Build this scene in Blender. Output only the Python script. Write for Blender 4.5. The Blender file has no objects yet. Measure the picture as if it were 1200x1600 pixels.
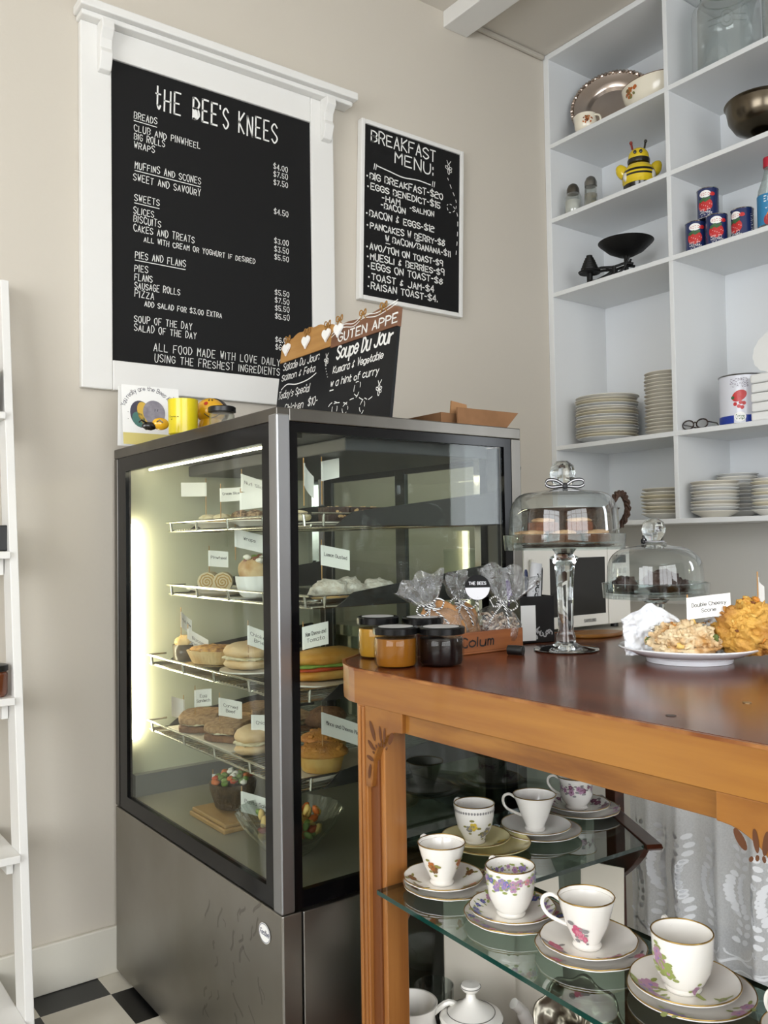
import bpy, math, random
from mathutils import Vector, Matrix, Euler, noise
random.seed(7)
C = bpy.context.scene.collection
PI = math.pi

# ---------------------------------------------------------------- camera, light, exposure
FOC, YAW, PITCH, ROLL = 1361.57, .638215, .0340378, -.0153535
CAM = Vector((0, 0, 1.2))
_f = Vector((math.sin(YAW)*math.cos(PITCH), math.cos(YAW)*math.cos(PITCH), math.sin(PITCH)))
_r0 = Vector((math.cos(YAW), -math.sin(YAW), 0)); _u0 = _r0.cross(_f)
_r = math.cos(ROLL)*_r0 + math.sin(ROLL)*_u0
_u = -math.sin(ROLL)*_r0 + math.cos(ROLL)*_u0
cd = bpy.data.cameras.new('camera'); cam = bpy.data.objects.new('camera', cd); C.objects.link(cam)
cd.sensor_fit = 'HORIZONTAL'; cd.sensor_width = 36; cd.lens = FOC/1200*36; cd.clip_start = .02
m = Matrix((_r, _u, -_f)).transposed().to_4x4(); m.translation = CAM
cam.matrix_world = m
S = bpy.context.scene
S.camera = cam
S.view_settings.view_transform = 'Standard'; S.view_settings.look = 'None'
S.view_settings.exposure = -.2; S.view_settings.gamma = 1; S.view_settings.use_curve_mapping = False
S.cycles.use_denoising = True
S.cycles.max_bounces = 9; S.cycles.diffuse_bounces = 4; S.cycles.glossy_bounces = 4
S.cycles.transmission_bounces = 6; S.cycles.transparent_max_bounces = 24
S.cycles.sample_clamp_indirect = 8; S.cycles.caustics_reflective = False; S.cycles.caustics_refractive = False
W = bpy.data.worlds.new('sky'); S.world = W; W.use_nodes = True
W.node_tree.nodes['Background'].inputs[0].default_value = (.86, .93, 1, 1)
W.node_tree.nodes['Background'].inputs[1].default_value = 5.0

def area(name, loc, rot, sx, sy, power, col):
    l = bpy.data.lights.new(name, 'AREA'); l.shape = 'RECTANGLE'; l.size = sx; l.size_y = sy
    l.energy = power; l.color = col
    o = bpy.data.objects.new(name, l); C.objects.link(o); o.location = loc; o.rotation_euler = rot
    return o
# daylight coming in through the shop windows behind the camera and on the right
area('daylight_front', (-.2, -2.58, 1.75), (math.radians(90), 0, 0), 3.4, 1.9, 62, (1, .965, .90))
area('daylight_left', (-2.58, -.1, 1.7), (math.radians(90), 0, math.radians(-90)), 2.6, 1.9, 74, (1, .98, .95))
area('daylight_side', (3.04, -.26, 1.68), (math.radians(90), 0, math.radians(90)), .36, .8, 8, (.90, .95, 1))

def at(x, y, ax, val):
    """the point where the sight line through photo pixel (x, y) meets the plane ax = val"""
    d = _r*((x-600)/FOC) + _u*((800-y)/FOC) + _f
    i = 'XYZ'.index(ax)
    return CAM + d*((val-CAM[i])/d[i])

# ---------------------------------------------------------------- materials
def lin(h):
    v = [int(h[i:i+2], 16)/255 for i in (0, 2, 4)]
    return tuple(x/12.92 if x <= .04045 else ((x+.055)/1.055)**2.4 for x in v) + (1,)
MATS = {}
def mat(name, col='ffffff', rough=.5, metal=0, col2=None, scale=8, stretch=(1, 1, 1), detail=4, lo=.35, hi=.65, bump=0, bscale=60, coat=0, sss=0, emit=0, spec=.5, aniso=0, rough2=None):
    if name in MATS: return MATS[name]
    M = bpy.data.materials.new(name); M.use_nodes = True
    nt = M.node_tree; b = nt.nodes['Principled BSDF']
    b.inputs['Base Color'].default_value = lin(col); b.inputs['Roughness'].default_value = rough
    b.inputs['Metallic'].default_value = metal; b.inputs['Coat Weight'].default_value = coat
    b.inputs['Specular IOR Level'].default_value = spec; b.inputs['Coat Roughness'].default_value = .08
    if sss:
        b.inputs['Subsurface Weight'].default_value = sss; b.inputs['Subsurface Radius'].default_value = (.02, .012, .008)
        b.inputs['Subsurface Scale'].default_value = .4
    if emit:
        b.inputs['Emission Color'].default_value = lin(col); b.inputs['Emission Strength'].default_value = emit
    if col2 or bump or rough2:
        tc = nt.nodes.new('ShaderNodeTexCoord'); mp = nt.nodes.new('ShaderNodeMapping')
        mp.inputs['Scale'].default_value = stretch
        nt.links.new(tc.outputs['Object'], mp.inputs[0])
    if col2 or rough2:
        n = nt.nodes.new('ShaderNodeTexNoise'); n.inputs['Scale'].default_value = scale; n.inputs['Detail'].default_value = detail
        nt.links.new(mp.outputs[0], n.inputs['Vector'])
        r = nt.nodes.new('ShaderNodeValToRGB'); r.color_ramp.elements[0].position = lo; r.color_ramp.elements[1].position = hi
        r.color_ramp.elements[0].color = lin(col); r.color_ramp.elements[1].color = lin(col2 or col)
        nt.links.new(n.outputs['Fac'], r.inputs[0])
        if col2: nt.links.new(r.outputs[0], b.inputs['Base Color'])
        if rough2:
            q = nt.nodes.new('ShaderNodeMapRange'); q.inputs['To Min'].default_value = rough; q.inputs['To Max'].default_value = rough2
            nt.links.new(n.outputs['Fac'], q.inputs['Value']); nt.links.new(q.outputs[0], b.inputs['Roughness'])
    if bump:
        n2 = nt.nodes.new('ShaderNodeTexNoise'); n2.inputs['Scale'].default_value = bscale; n2.inputs['Detail'].default_value = 5
        nt.links.new(mp.outputs[0], n2.inputs['Vector'])
        bp = nt.nodes.new('ShaderNodeBump'); bp.inputs['Strength'].default_value = bump; bp.inputs['Distance'].default_value = .01
        nt.links.new(n2.outputs['Fac'], bp.inputs['Height']); nt.links.new(bp.outputs[0], b.inputs['Normal'])
    MATS[name] = M
    return M
def thin_glass(name, tint='ffffff', base=.05, edge=.9, rough=0.0, power=4.0, bump=0, bscale=40, body=0, bodycol='ffffff'):
    """a thin clear sheet: sees through, mirrors more towards grazing angles"""
    if name in MATS: return MATS[name]
    M = bpy.data.materials.new(name); M.use_nodes = True
    nt = M.node_tree; nt.nodes.clear()
    out = nt.nodes.new('ShaderNodeOutputMaterial'); mx = nt.nodes.new('ShaderNodeMixShader')
    tr = nt.nodes.new('ShaderNodeBsdfTransparent'); gl = nt.nodes.new('ShaderNodeBsdfGlossy')
    tr.inputs[0].default_value = lin(tint); gl.inputs['Roughness'].default_value = rough
    lw = nt.nodes.new('ShaderNodeLayerWeight'); lw.inputs['Blend'].default_value = .5
    pw = nt.nodes.new('ShaderNodeMath'); pw.operation = 'POWER'; pw.inputs[1].default_value = power
    ma = nt.nodes.new('ShaderNodeMath'); ma.operation = 'MULTIPLY_ADD'; ma.inputs[1].default_value = edge; ma.inputs[2].default_value = base
    nt.links.new(lw.outputs['Facing'], pw.inputs[0]); nt.links.new(pw.outputs[0], ma.inputs[0])
    ma.use_clamp = True
    nt.links.new(ma.outputs[0], mx.inputs[0]); nt.links.new(tr.outputs[0], mx.inputs[1]); nt.links.new(gl.outputs[0], mx.inputs[2])
    if bump:
        tc = nt.nodes.new('ShaderNodeTexCoord'); n2 = nt.nodes.new('ShaderNodeTexNoise'); n2.inputs['Scale'].default_value = bscale
        n2.inputs['Detail'].default_value = 6
        nt.links.new(tc.outputs['Object'], n2.inputs['Vector'])
        bp = nt.nodes.new('ShaderNodeBump'); bp.inputs['Strength'].default_value = bump; bp.inputs['Distance'].default_value = .01
        nt.links.new(n2.outputs['Fac'], bp.inputs['Height'])
        nt.links.new(bp.outputs[0], gl.inputs['Normal']); nt.links.new(bp.outputs[0], lw.inputs['Normal'])
    last = mx
    if body:
        df = nt.nodes.new('ShaderNodeBsdfDiffuse'); df.inputs[0].default_value = lin(bodycol)
        m2 = nt.nodes.new('ShaderNodeMixShader'); m2.inputs[0].default_value = body
        nt.links.new(mx.outputs[0], m2.inputs[1]); nt.links.new(df.outputs[0], m2.inputs[2]); last = m2
    nt.links.new(last.outputs[0], out.inputs[0])
    MATS[name] = M
    return M
def solid_glass(name, tint='f4fbfa', ior=1.45, rough=0):
    if name in MATS: return MATS[name]
    M = bpy.data.materials.new(name); M.use_nodes = True
    b = M.node_tree.nodes['Principled BSDF']; b.inputs['Base Color'].default_value = lin(tint)
    b.inputs['Transmission Weight'].default_value = 1; b.inputs['Roughness'].default_value = rough; b.inputs['IOR'].default_value = ior
    MATS[name] = M
    return M

# ---------------------------------------------------------------- mesh builder
def ident(p): return p
SOFT = {'crumb', 'top_bun', 'bottom_bun', 'filling', 'crust_lid', 'sugar_coat', 'tortilla', 'topping', 'brownie', 'pastry_top', 'dish', 'sponge', 'bread_loaf', 'cream_slice', 'nut_slice', 'baked_cheese', 'salad', 'sack'}
class MB:
    def __init__(s): s.v = []; s.f = []; s.mi = []; s.cur = 0; s.X = None
    def slot(s, i): s.cur = i; return s
    def add(s, vs, fs):
        o = len(s.v)
        if s.X is not None: vs = [s.X @ Vector(p) for p in vs]
        s.v += [tuple(p) for p in vs]
        for f in fs: s.f.append([o+i for i in f]); s.mi.append(s.cur)
        return s
    def box(s, x0, x1, y0, y1, z0, z1):
        return s.add([(x, y, z) for x in (x0, x1) for y in (y0, y1) for z in (z0, z1)],
                     [(0, 1, 3, 2), (4, 6, 7, 5), (0, 4, 5, 1), (2, 3, 7, 6), (0, 2, 6, 4), (1, 5, 7, 3)])
    def cbox(s, c, d, rot=None):
        R = Euler(rot).to_matrix() if rot else Matrix.Identity(3)
        c = Vector(c)
        vs = [c + R @ Vector((x*d[0]/2, y*d[1]/2, z*d[2]/2)) for x in (-1, 1) for y in (-1, 1) for z in (-1, 1)]
        return s.add(vs, [(0, 1, 3, 2), (4, 6, 7, 5), (0, 4, 5, 1), (2, 3, 7, 6), (0, 2, 6, 4), (1, 5, 7, 3)])
    def lathe(s, prof, seg=40, c=(0, 0, 0), rf=None, cap=True, ax=None):
        vs = []; fs = []; n = len(prof)
        for k in range(seg):
            a = 2*PI*k/seg
            for i, (r, z) in enumerate(prof):
                q = r*(rf(a, i, z) if rf else 1)
                vs.append((c[0]+q*math.cos(a), c[1]+q*math.sin(a), c[2]+z))
        if ax is not None: vs = [ax @ Vector(p) for p in vs]
        for k in range(seg):
            k2 = (k+1) % seg
            for i in range(n-1):
                fs.append((k*n+i, k2*n+i, k2*n+i+1, k*n+i+1))
        if cap:
            if prof[0][0] > 1e-5: fs.append([k*n for k in range(seg)][::-1])
            if prof[-1][0] > 1e-5: fs.append([k*n+n-1 for k in range(seg)])
        return s.add(vs, fs)
    def tube(s, pts, r, seg=8, closed=False, cap=True):
        pts = [Vector(p) for p in pts]; n = len(pts); vs = []; fs = []
        up = Vector((0, 0, 1)); prev = None
        for i, p in enumerate(pts):
            if closed: t = pts[(i+1) % n]-pts[i-1]
            else: t = pts[min(i+1, n-1)]-pts[max(i-1, 0)]
            t = t.normalized() if t.length > 1e-9 else Vector((0, 0, 1))
            if prev is None:
                a = up if abs(t.z) < .9 else Vector((1, 0, 0))
                x = a.cross(t).normalized()
            else:
                x = (prev - t*prev.dot(t)); x = x.normalized() if x.length > 1e-6 else Vector((1, 0, 0))
            prev = x; y = t.cross(x)
            q = r[i] if isinstance(r, (list, tuple)) else r
            for k in range(seg):
                a = 2*PI*k/seg
                vs.append(p + x*(q*math.cos(a)) + y*(q*math.sin(a)))
        m_ = n if closed else n-1
        for i in range(m_):
            j = (i+1) % n
            for k in range(seg):
                k2 = (k+1) % seg
                fs.append((i*seg+k, i*seg+k2, j*seg+k2, j*seg+k))
        if not closed and cap:
            fs.append(list(range(seg))[::-1]); fs.append([(n-1)*seg+k for k in range(seg)])
        return s.add(vs, fs)
    def ring(s, r, z, t, seg=40, c=(0, 0), rf=None):
        return s.tube([(c[0]+r*(rf(2*PI*k/seg) if rf else 1)*math.cos(2*PI*k/seg), c[1]+r*(rf(2*PI*k/seg) if rf else 1)*math.sin(2*PI*k/seg), z) for k in range(seg)], t, 6, closed=True)
    def prism(s, poly, mapf, d0, d1):
        """extrude a 2-D outline: mapf(u, v, w) with w from d0 to d1"""
        n = len(poly)
        vs = [mapf(u, v, d0) for u, v in poly] + [mapf(u, v, d1) for u, v in poly]
        fs = [list(range(n))[::-1], [n+i for i in range(n)]]
        for i in range(n):
            j = (i+1) % n; fs.append((i, j, n+j, n+i))
        return s.add(vs, fs)
    def blob(s, c, d, amp=.0, fr=6, seg=20, rings=12, seed=0, flat=None, rot=None, fine=0):
        vs = []; fs = []; c = Vector(c)
        R = Euler(rot).to_matrix() if rot else None
        for i in range(rings+1):
            th = PI*i/rings
            for k in range(seg):
                ph = 2*PI*k/seg
                p = Vector((math.sin(th)*math.cos(ph), math.sin(th)*math.sin(ph), math.cos(th)))
                q = 1+amp*noise.noise(p*fr+Vector((seed*3.1, seed*1.7, seed)))+amp*.5*noise.noise(p*fr*2.3+Vector((seed, 0, 9)))
                if fine: q += fine*noise.noise(p*13+Vector((seed, 3, 1)))+fine*.6*noise.noise(p*27)
                e = p*q
                if flat is not None and e.z < flat: e.z = flat
                e = Vector((e.x*d[0]/2, e.y*d[1]/2, e.z*d[2]/2))
                if R: e = R @ e
                vs.append(c+e)
        for i in range(rings):
            for k in range(seg):
                k2 = (k+1) % seg
                fs.append((i*seg+k, (i+1)*seg+k, (i+1)*seg+k2, i*seg+k2))
        return s.add(vs, fs)
    def poly(s, pts, mapf):
        vs = [mapf(u, v) for u, v in pts]
        return s.add(vs, [list(range(len(vs)))])
    def disc(s, u, v, ru, rv, mapf, ang=0, n=10, ku=1):
        ca, sa = math.cos(ang), math.sin(ang)
        rim = [(ku*(ru*math.cos(2*PI*k/n)*ca-rv*math.sin(2*PI*k/n)*sa), ru*math.cos(2*PI*k/n)*sa+rv*math.sin(2*PI*k/n)*ca) for k in range(n)]
        if n < 12: return s.poly([(u+a, v+b) for a, b in rim], mapf)
        vs = [mapf(u, v)]+[mapf(u+a*q, v+b*q) for q in (.33, .67, 1) for a, b in rim]      # rings, so the patch follows a curved surface
        fs = [(0, 1+k, 1+(k+1) % n) for k in range(n)]
        for j in (0, 1): fs += [(1+j*n+k, 1+(j+1)*n+k, 1+(j+1)*n+(k+1) % n, 1+j*n+(k+1) % n) for k in range(n)]
        return s.add(vs, fs)
    def ribbon(s, pts, w, mapf):
        n = len(pts)
        if n < 2: return s
        L = []; R = []
        for i in range(n):
            a = pts[max(i-1, 0)]; b = pts[min(i+1, n-1)]
            dx, dy = b[0]-a[0], b[1]-a[1]; l = math.hypot(dx, dy) or 1
            nx, ny = -dy/l*w/2, dx/l*w/2
            ex = dx/l*w*.35*(1 if i == n-1 else -1 if i == 0 else 0); ey = dy/l*w*.35*(1 if i == n-1 else -1 if i == 0 else 0)
            L.append((pts[i][0]+nx+ex, pts[i][1]+ny+ey)); R.append((pts[i][0]-nx+ex, pts[i][1]-ny+ey))
        vs = [mapf(u, v) for u, v in L] + [mapf(u, v) for u, v in R]
        return s.add(vs, [(i, n+i, n+i+1, i+1) for i in range(n-1)])
    def build(s, name, mats, parent=None, smooth=True, bevel=0, seg=2, angle=35, loc=None, solid=0, subd=0):
        me = bpy.data.meshes.new(name); me.from_pydata(s.v, [], s.f)
        if not isinstance(mats, (list, tuple)): mats = [mats]
        for m_ in mats: me.materials.append(m_)
        me.polygons.foreach_set('material_index', s.mi)
        if name in SOFT: angle = 180
        if smooth:
            me.polygons.foreach_set('use_smooth', [True]*len(s.f))
            me.set_sharp_from_angle(angle=math.radians(angle))
        me.update()
        o = bpy.data.objects.new(name, me); C.objects.link(o)
        if parent: o.parent = parent
        if loc: o.location = loc
        if bevel:
            b = o.modifiers.new('b', 'BEVEL'); b.width = bevel; b.segments = seg; b.limit_method = 'ANGLE'; b.angle_limit = math.radians(40)
        if solid:
            b = o.modifiers.new('s', 'SOLIDIFY'); b.thickness = solid; b.offset = 0
        if subd:
            b = o.modifiers.new('u', 'SUBSURF'); b.levels = subd; b.render_levels = subd
        return o
def tag(o, label, cat, group=None, kind=None):
    o['label'] = label; o['category'] = cat
    if group: o['group'] = group
    if kind: o['kind'] = kind
    return o
def thing(name, label, cat, loc=(0, 0, 0), rz=0, group=None, rot=None):
    o = bpy.data.objects.new(name, None); C.objects.link(o); o.empty_display_size = .05
    o.location = loc; o.rotation_euler = rot or (0, 0, rz)
    return tag(o, label, cat, group)
def struct(o):
    o['kind'] = 'structure'; return o
def dup(o, loc=None, rz=None, label=None, group=None, parent=None):
    c = o.copy(); C.objects.link(c)
    if parent: c.parent = parent
    if loc is not None: c.location = loc
    if rz is not None: c.rotation_euler = (0, 0, rz)
    if label: c['label'] = label
    if group: c['group'] = group
    for ch in list(o.children): dup(ch, parent=c)
    return c

# ---------------------------------------------------------------- lettering: single-stroke hand letters
GL = dict(x.split('=') for x in """A=0026 2640 1232|B=0006 ~0626454433 ~033342412000 0333 0020|C=~45260502204041|D=0006 ~062644422000|E=4606 0600 0040 0333|F=4606 0600 0333
G=~45260502204143 4323|H=0006 4046 0343|I=2026|J=~4642301001|K=0006 4603 0340|L=0600 0040|M=0006 0623 2346 4640|N=0006 0640 4046|O=~260502203042443626|P=0006 ~062645443303
Q=~260502203042443626 3150|R=0006 ~062645443303 2340|S=~452605042342412001|T=0646 2620|U=~060210304246 |V=0620 2046|W=0610 1024 2430 3046|X=0640 0046|Y=0623 4623 2320|Z=0646 4600 0040
0=~260502203042443626|1=1526 2620|2=~052645440300 0040|3=0646 4623 ~2342412001|4=3036 3602 0242|5=4606 0603 ~0333412001|6=~452604022041423302|7=0646 4610|8=~262504234220012345 4526|9=~43130526454340
$=~452605042342412001 2720|&=~351413220110 1031 2625|-=1333|.=1011|:=1011 1314|/=0046|'=2625|,=110a|!=2622 2021
a=~4424030110304243 4440|b=0600 ~0324434120 2001|c=~432403012041|d=4640 ~432403012041|e=~0242432403012041|f=~36261510 0434|g=~432403012041 ~44403a1a|h=0600 ~03244340|i=1410 1516|j=~14100a|k=0600 3402 0230
l=1610|m=0400 ~03142320 ~23344340|n=0400 ~03244340|o=~24030120414324|p=040b ~0324434120 2001|q=~432403012041 444b|r=0400 ~032434|s=~4324032241 ~412000|t=1611 ~112031 0434|u=~0401103042 4440|v=0420 2044
w=0410 1023 2330 3044|x=0440 0044|y=0421 441b|z=0444 4400 0040""".replace('\n', '|').split('|'))
GW = {'I': .4, "'": .4, '.': .6, ':': .6, 'i': .4, 'l': .4, 't': 3, '1': 1, ',': .6, 'f': 3, 'j': .6, '!': .4, '-': 2.4, 'r': 3}
GX = {'I': 2, "'": 2, '.': 1, ':': 1, 'i': 1, 'l': 1, '1': 1, 'j': 1, '-': 1, '!': 2}
def glyph(ch):
    out = []
    for st in GL.get(ch, '').split():
        sm = st[0] == '~'; st = st.lstrip('~')
        P = []
        for i in range(0, len(st)-1, 2):
            y = {'a': -1, 'b': -2}.get(st[i+1]); y = int(st[i+1]) if y is None else y
            P.append((int(st[i]), y))
        if sm and len(P) > 2:
            Q = []
            for i in range(len(P)-1):
                p0 = P[max(i-1, 0)]; p1 = P[i]; p2 = P[i+1]; p3 = P[min(i+2, len(P)-1)]
                for k in range(4):
                    t = k/4
                    Q.append(tuple(.5*((2*p1[j])+(-p0[j]+p2[j])*t+(2*p0[j]-5*p1[j]+4*p2[j]-p3[j])*t*t+(-p0[j]+3*p1[j]-3*p2[j]+p3[j])*t**3) for j in (0, 1)))
            Q.append(P[-1]); P = Q
        if len(P) > 1: out.append(P)
    return out
def text_lines(txt, u0, v0, h, width=None, jit=0, slant=0, gap=1.6, rnd=None, space=3.6):
    """strokes (lists of u, v) for one line of writing, cap height h, squeezed to the given width"""
    rnd = rnd or random
    x = 0; items = []
    for ch in txt:
        if ch == ' ': x += space; continue
        off = GX.get(ch, 0); w = GW.get(ch, 4)
        dy = rnd.uniform(-jit, jit); sc = 1+rnd.uniform(-jit, jit)*.35
        for st in glyph(ch):
            items.append([(x+(px-off)*(1), py*sc+dy+px*0) for px, py in st])
        x += w+gap
    tot = max(x-gap, .1); k = h/6; kx = (width/tot) if width else k
    return [[(u0+px*kx+slant*py*k, v0+py*k) for px, py in st] for st in items]
def write(mb, txt, u0, v0, h, width, wid, mapf, jit=0, slant=0, center=False):
    for st in text_lines(txt, u0, v0, h, width, jit, slant): mb.ribbon(st, wid, mapf)

# ---------------------------------------------------------------- shared materials
white_paint = mat('white_paint', 'e4e3e0', .45, bump=.03, bscale=30)
shelf_paint = mat('shelf_paint', 'dfe1e2', .4)
beige = mat('beige_wall', 'cac3b7', .75, bump=.04, bscale=90)
ceil_m = mat('ceiling_paint', 'd3cdc3', .85)
black_board = mat('chalkboard_black', '131314', .7, spec=.25)
chalk = mat('chalk_white', 'ebebe8', .8)
steel = mat('brushed_steel', '716e69', .28, 1, col2='65625d', scale=7, stretch=(1, 1, .25), rough2=.34)
steel_light = mat('satin_aluminium', 'a3a4a7', .36, 1)
chrome = mat('chrome', 'd4d4d2', .12, 1)
black_plastic = mat('black_plastic', '121213', .35)
black_gloss = mat('black_gloss', '0c0c0d', .14)
bezel_black = mat('bezel_black', '08080a', .16, spec=.2)
pane = thin_glass('case_glass', 'f6f9f6', .016, .85, power=5)
green_glass_edge = mat('glass_edge_green', '0f3a33', .08)
wood_amber = mat('amber_wood', 'a4702f', .28, col2='855020', scale=4, stretch=(6, .55, 9), detail=7, coat=.5, lo=.3, hi=.72)
wood_amber_v = mat('amber_wood_upright', 'a8703a', .3, col2='885426', scale=4, stretch=(8, 8, .5), detail=6, coat=.4)
wood_dark = mat('dark_wood', '4a2313', .3, col2='38190d', scale=6, stretch=(6, .6, 6), coat=.4)
wood_top = mat('red_brown_tabletop', '552817', .2, col2='6e371d', scale=3, stretch=(7, .5, 5), detail=6, spec=.42)
porcelain = mat('white_porcelain', 'f6f3ed', .12, coat=.4)
gold = mat('gold_rim', 'b59658', .3, 1)
paper = mat('white_paper', 'f4f4f2', .7)
ink = mat('black_ink', '1a1a1c', .7)
card_brown = mat('brown_cardboard', '8a6342', .85, col2='7e5939', scale=20)

# ---------------------------------------------------------------- the setting
X0, X1, Y0, YW, H = -2.6, 3.06, -2.6, 2.477, 3.228
def tile_floor():
    M = bpy.data.materials.new('checker_floor'); M.use_nodes = True; nt = M.node_tree; b = nt.nodes['Principled BSDF']
    tc = nt.nodes.new('ShaderNodeTexCoord'); mp = nt.nodes.new('ShaderNodeMapping'); ck = nt.nodes.new('ShaderNodeTexChecker')
    mp.inputs['Location'].default_value = (-.812/.182+1, -2.355/.182, .5)
    mp.inputs['Scale'].default_value = (1/.182, 1/.182, 1)
    ck.inputs['Scale'].default_value = 1
    nz = nt.nodes.new('ShaderNodeTexNoise'); nz.inputs['Scale'].default_value = 9; nz.inputs['Detail'].default_value = 6
    rp = nt.nodes.new('ShaderNodeValToRGB'); rp.color_ramp.elements[0].color = lin('cfc8b8'); rp.color_ramp.elements[1].color = lin('e0dbcf')
    nt.links.new(tc.outputs['Object'], mp.inputs[0]); nt.links.new(mp.outputs[0], ck.inputs['Vector'])
    nt.links.new(tc.outputs['Object'], nz.inputs['Vector']); nt.links.new(nz.outputs['Fac'], rp.inputs[0])
    nt.links.new(rp.outputs[0], ck.inputs['Color1']); ck.inputs['Color2'].default_value = lin('141415')
    nt.links.new(ck.outputs['Color'], b.inputs['Base Color']); b.inputs['Roughness'].default_value = .3
    return M
struct(MB().box(X0-.1, X1+.1, Y0-.1, YW+.1, -.1, 0).build('floor', tile_floor(), smooth=False))
struct(MB().box(X0-.1, X1+.1, Y0-.1, YW+.1, H, H+.1).build('ceiling', ceil_m, smooth=False))
struct(MB().box(X0-.1, X1+.1, YW, YW+.1, 0, H).build('wall_back', beige, smooth=False))
wl = MB()
for (a, b_, c_, d_) in ((1.25, YW, 0, H), (Y0, -1.45, 0, H), (-1.45, 1.25, 0, .7), (-1.45, 1.25, 2.7, H)): wl.box(X0-.1, X0, a, b_, c_, d_)
struct(wl.build('wall_left', beige, smooth=False))
wr = MB()
for (a, b_, c_, d_) in ((-.05, YW, 0, H), (Y0, -.47, 0, H), (-.47, -.05, 0, 1.25), (-.47, -.05, 2.11, H)): wr.box(X1, X1+.1, a, b_, c_, d_)
struct(wr.build('wall_right', mat('side_wall_paint', 'd4d2cd', .6), smooth=False))
wf = MB()
for (a, b_, c_, d_) in ((X0, -1.9, 0, H), (1.5, X1, 0, H), (-1.9, 1.5, 0, .75), (-1.9, 1.5, 2.75, H)): wf.box(a, b_, Y0-.1, Y0, c_, d_)
struct(wf.build('wall_front', mat('front_wall_paint', '6f675d', .7), smooth=False))
def window(name, f, a0, a1, z0, z1, nx):
    mb = MB()
    for k in range(nx+1):
        u = a0+(a1-a0)*k/nx; mb.prism([(u-.035, z0), (u+.035, z0), (u+.035, z1), (u-.035, z1)], f, 0, .06)
    for z in (z0, z0+(z1-z0)*.68, z1): mb.prism([(a0, z-.03), (a1, z-.03), (a1, z+.03), (a0, z+.03)], f, 0, .06)
    struct(mb.build(name, white_paint, smooth=False))
window('window_1', lambda u, v, w: (u, Y0-.02-w, v), -1.9, 1.5, .75, 2.75, 4)
window('window_2', lambda u, v, w: (X1+.02+w, u, v), -.47, -.05, 1.25, 2.11, 1)
window('window_3', lambda u, v, w: (X0-.02-w, u, v), -1.45, 1.25, .7, 2.7, 3)
struct(MB().box(X0, .95, YW-.016, YW, 0, .13).build('baseboard_back', white_paint if 0 else mat('baseboard_paint', 'd8d4c8', .5), smooth=False, bevel=.004))
tb = at(709, 30, 'Y', YW); 
struct(MB().box(2.155, 2.275, 1.3, YW, 3.165, H).build('trim_1', white_paint, smooth=False, bevel=.003))
struct(MB().box(2.27, 2.70, YW-.018, YW, H-.022, H).build('trim_2', mat('cove_paint', 'b9b3a8', .7), smooth=False, bevel=.008))

# ---------------------------------------------------------------- white box shelving on the right wall
XS = 2.705
su = thing('shelf_unit', 'tall white painted box shelving filling the right wall beside the corner', 'shelves', (XS, 1.9, 1.249))
def sub(o, name, mb, m_, **k): return mb.build(name, m_, o, **k)
bx = su.location
def rel(mb, *b):
    return mb.box(b[0]-bx.x, b[1]-bx.x, b[2]-bx.y, b[3]-bx.y, b[4]-bx.z, b[5]-bx.z)
YS0 = .55
sub(su, 'back_panel', rel(MB(), 3.035, 3.058, YS0, 2.476, 1.249, 3.226), mat('shelf_back_paint', 'e6e9ec', .4), smooth=False)
sub(su, 'side_panel', rel(MB(), XS, 3.04, 2.447, 2.476, 1.249, 3.226), shelf_paint, smooth=False, bevel=.002)
for yd in (1.873, 1.29, .70): sub(su, 'divider', rel(MB(), XS+.001, 3.04, yd, yd+.018, 1.25, 3.2), shelf_paint, smooth=False, bevel=.0015)
sub(su, 'top_panel', rel(MB(), XS-.001, 3.04, YS0, 2.476, 3.203, 3.226), shelf_paint, smooth=False, bevel=.002)
ZS = dict(s1=2.842, s2=2.529, s3=2.218, s4=1.582, b=1.267)
for z in ZS.values():
    sub(su, 'shelf', rel(MB(), XS-.0005, 3.04, YS0, 2.447, z-.018, z), shelf_paint, smooth=False, bevel=.0015)

# ---------------------------------------------------------------- big menu board
mbd = thing('menu_board', 'large black menu board in a wide white frame with a bracketed ledge above', 'menu board', (1.2, YW, 1.645))
def mb_box(*b, t=None):
    t = t or MB(); o = mbd.location
    return t.box(b[0]-o.x, b[1]-o.x, b[2]-o.y, b[3]-o.y, b[4]-o.z, b[5]-o.z)
fr = MB(); FD = YW-.024
mb_box(.771, .860, FD, YW-.001, 1.647, 2.70, t=fr); mb_box(1.538, 1.628, FD, YW-.001, 1.647, 2.70, t=fr)
mb_box(.860, 1.538, FD, YW-.001, 1.647, 1.733, t=fr); mb_box(.860, 1.538, FD, YW-.001, 2.615, 2.70, t=fr)
fr.build('frame', white_paint, mbd, smooth=False, bevel=.003)
mb_box(.855, 1.542, FD+.008, YW-.001, 1.73, 2.62).build('chalkboard', black_board, mbd, smooth=False)
cn = MB()
mb_box(.757, 1.70, YW-.075, YW-.001, 2.716, 2.742, t=cn); mb_box(.765, 1.69, YW-.055, YW-.001, 2.700, 2.716, t=cn)
cn.build('ledge', white_paint, mbd, smooth=False, bevel=.004)
for cx in (.818, 1.575):
    k = MB(); o = mbd.location
    prof = [(0, 2.70), (-.045, 2.70), (-.048, 2.675), (-.030, 2.65), (-.026, 2.625), (-.034, 2.61), (-.026, 2.585), (-.018, 2.565), (0, 2.56)]
    k.prism(prof, lambda u, v, w: (cx+w-o.x, FD+u-o.y, v-o.z), 0, .036)
    k.build('corbel', white_paint, mbd, smooth=False, bevel=.003)
o = mbd.location
MF = lambda u, v: (u-o.x, FD+.0072-o.y, v-o.z)
lt = MB()
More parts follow.
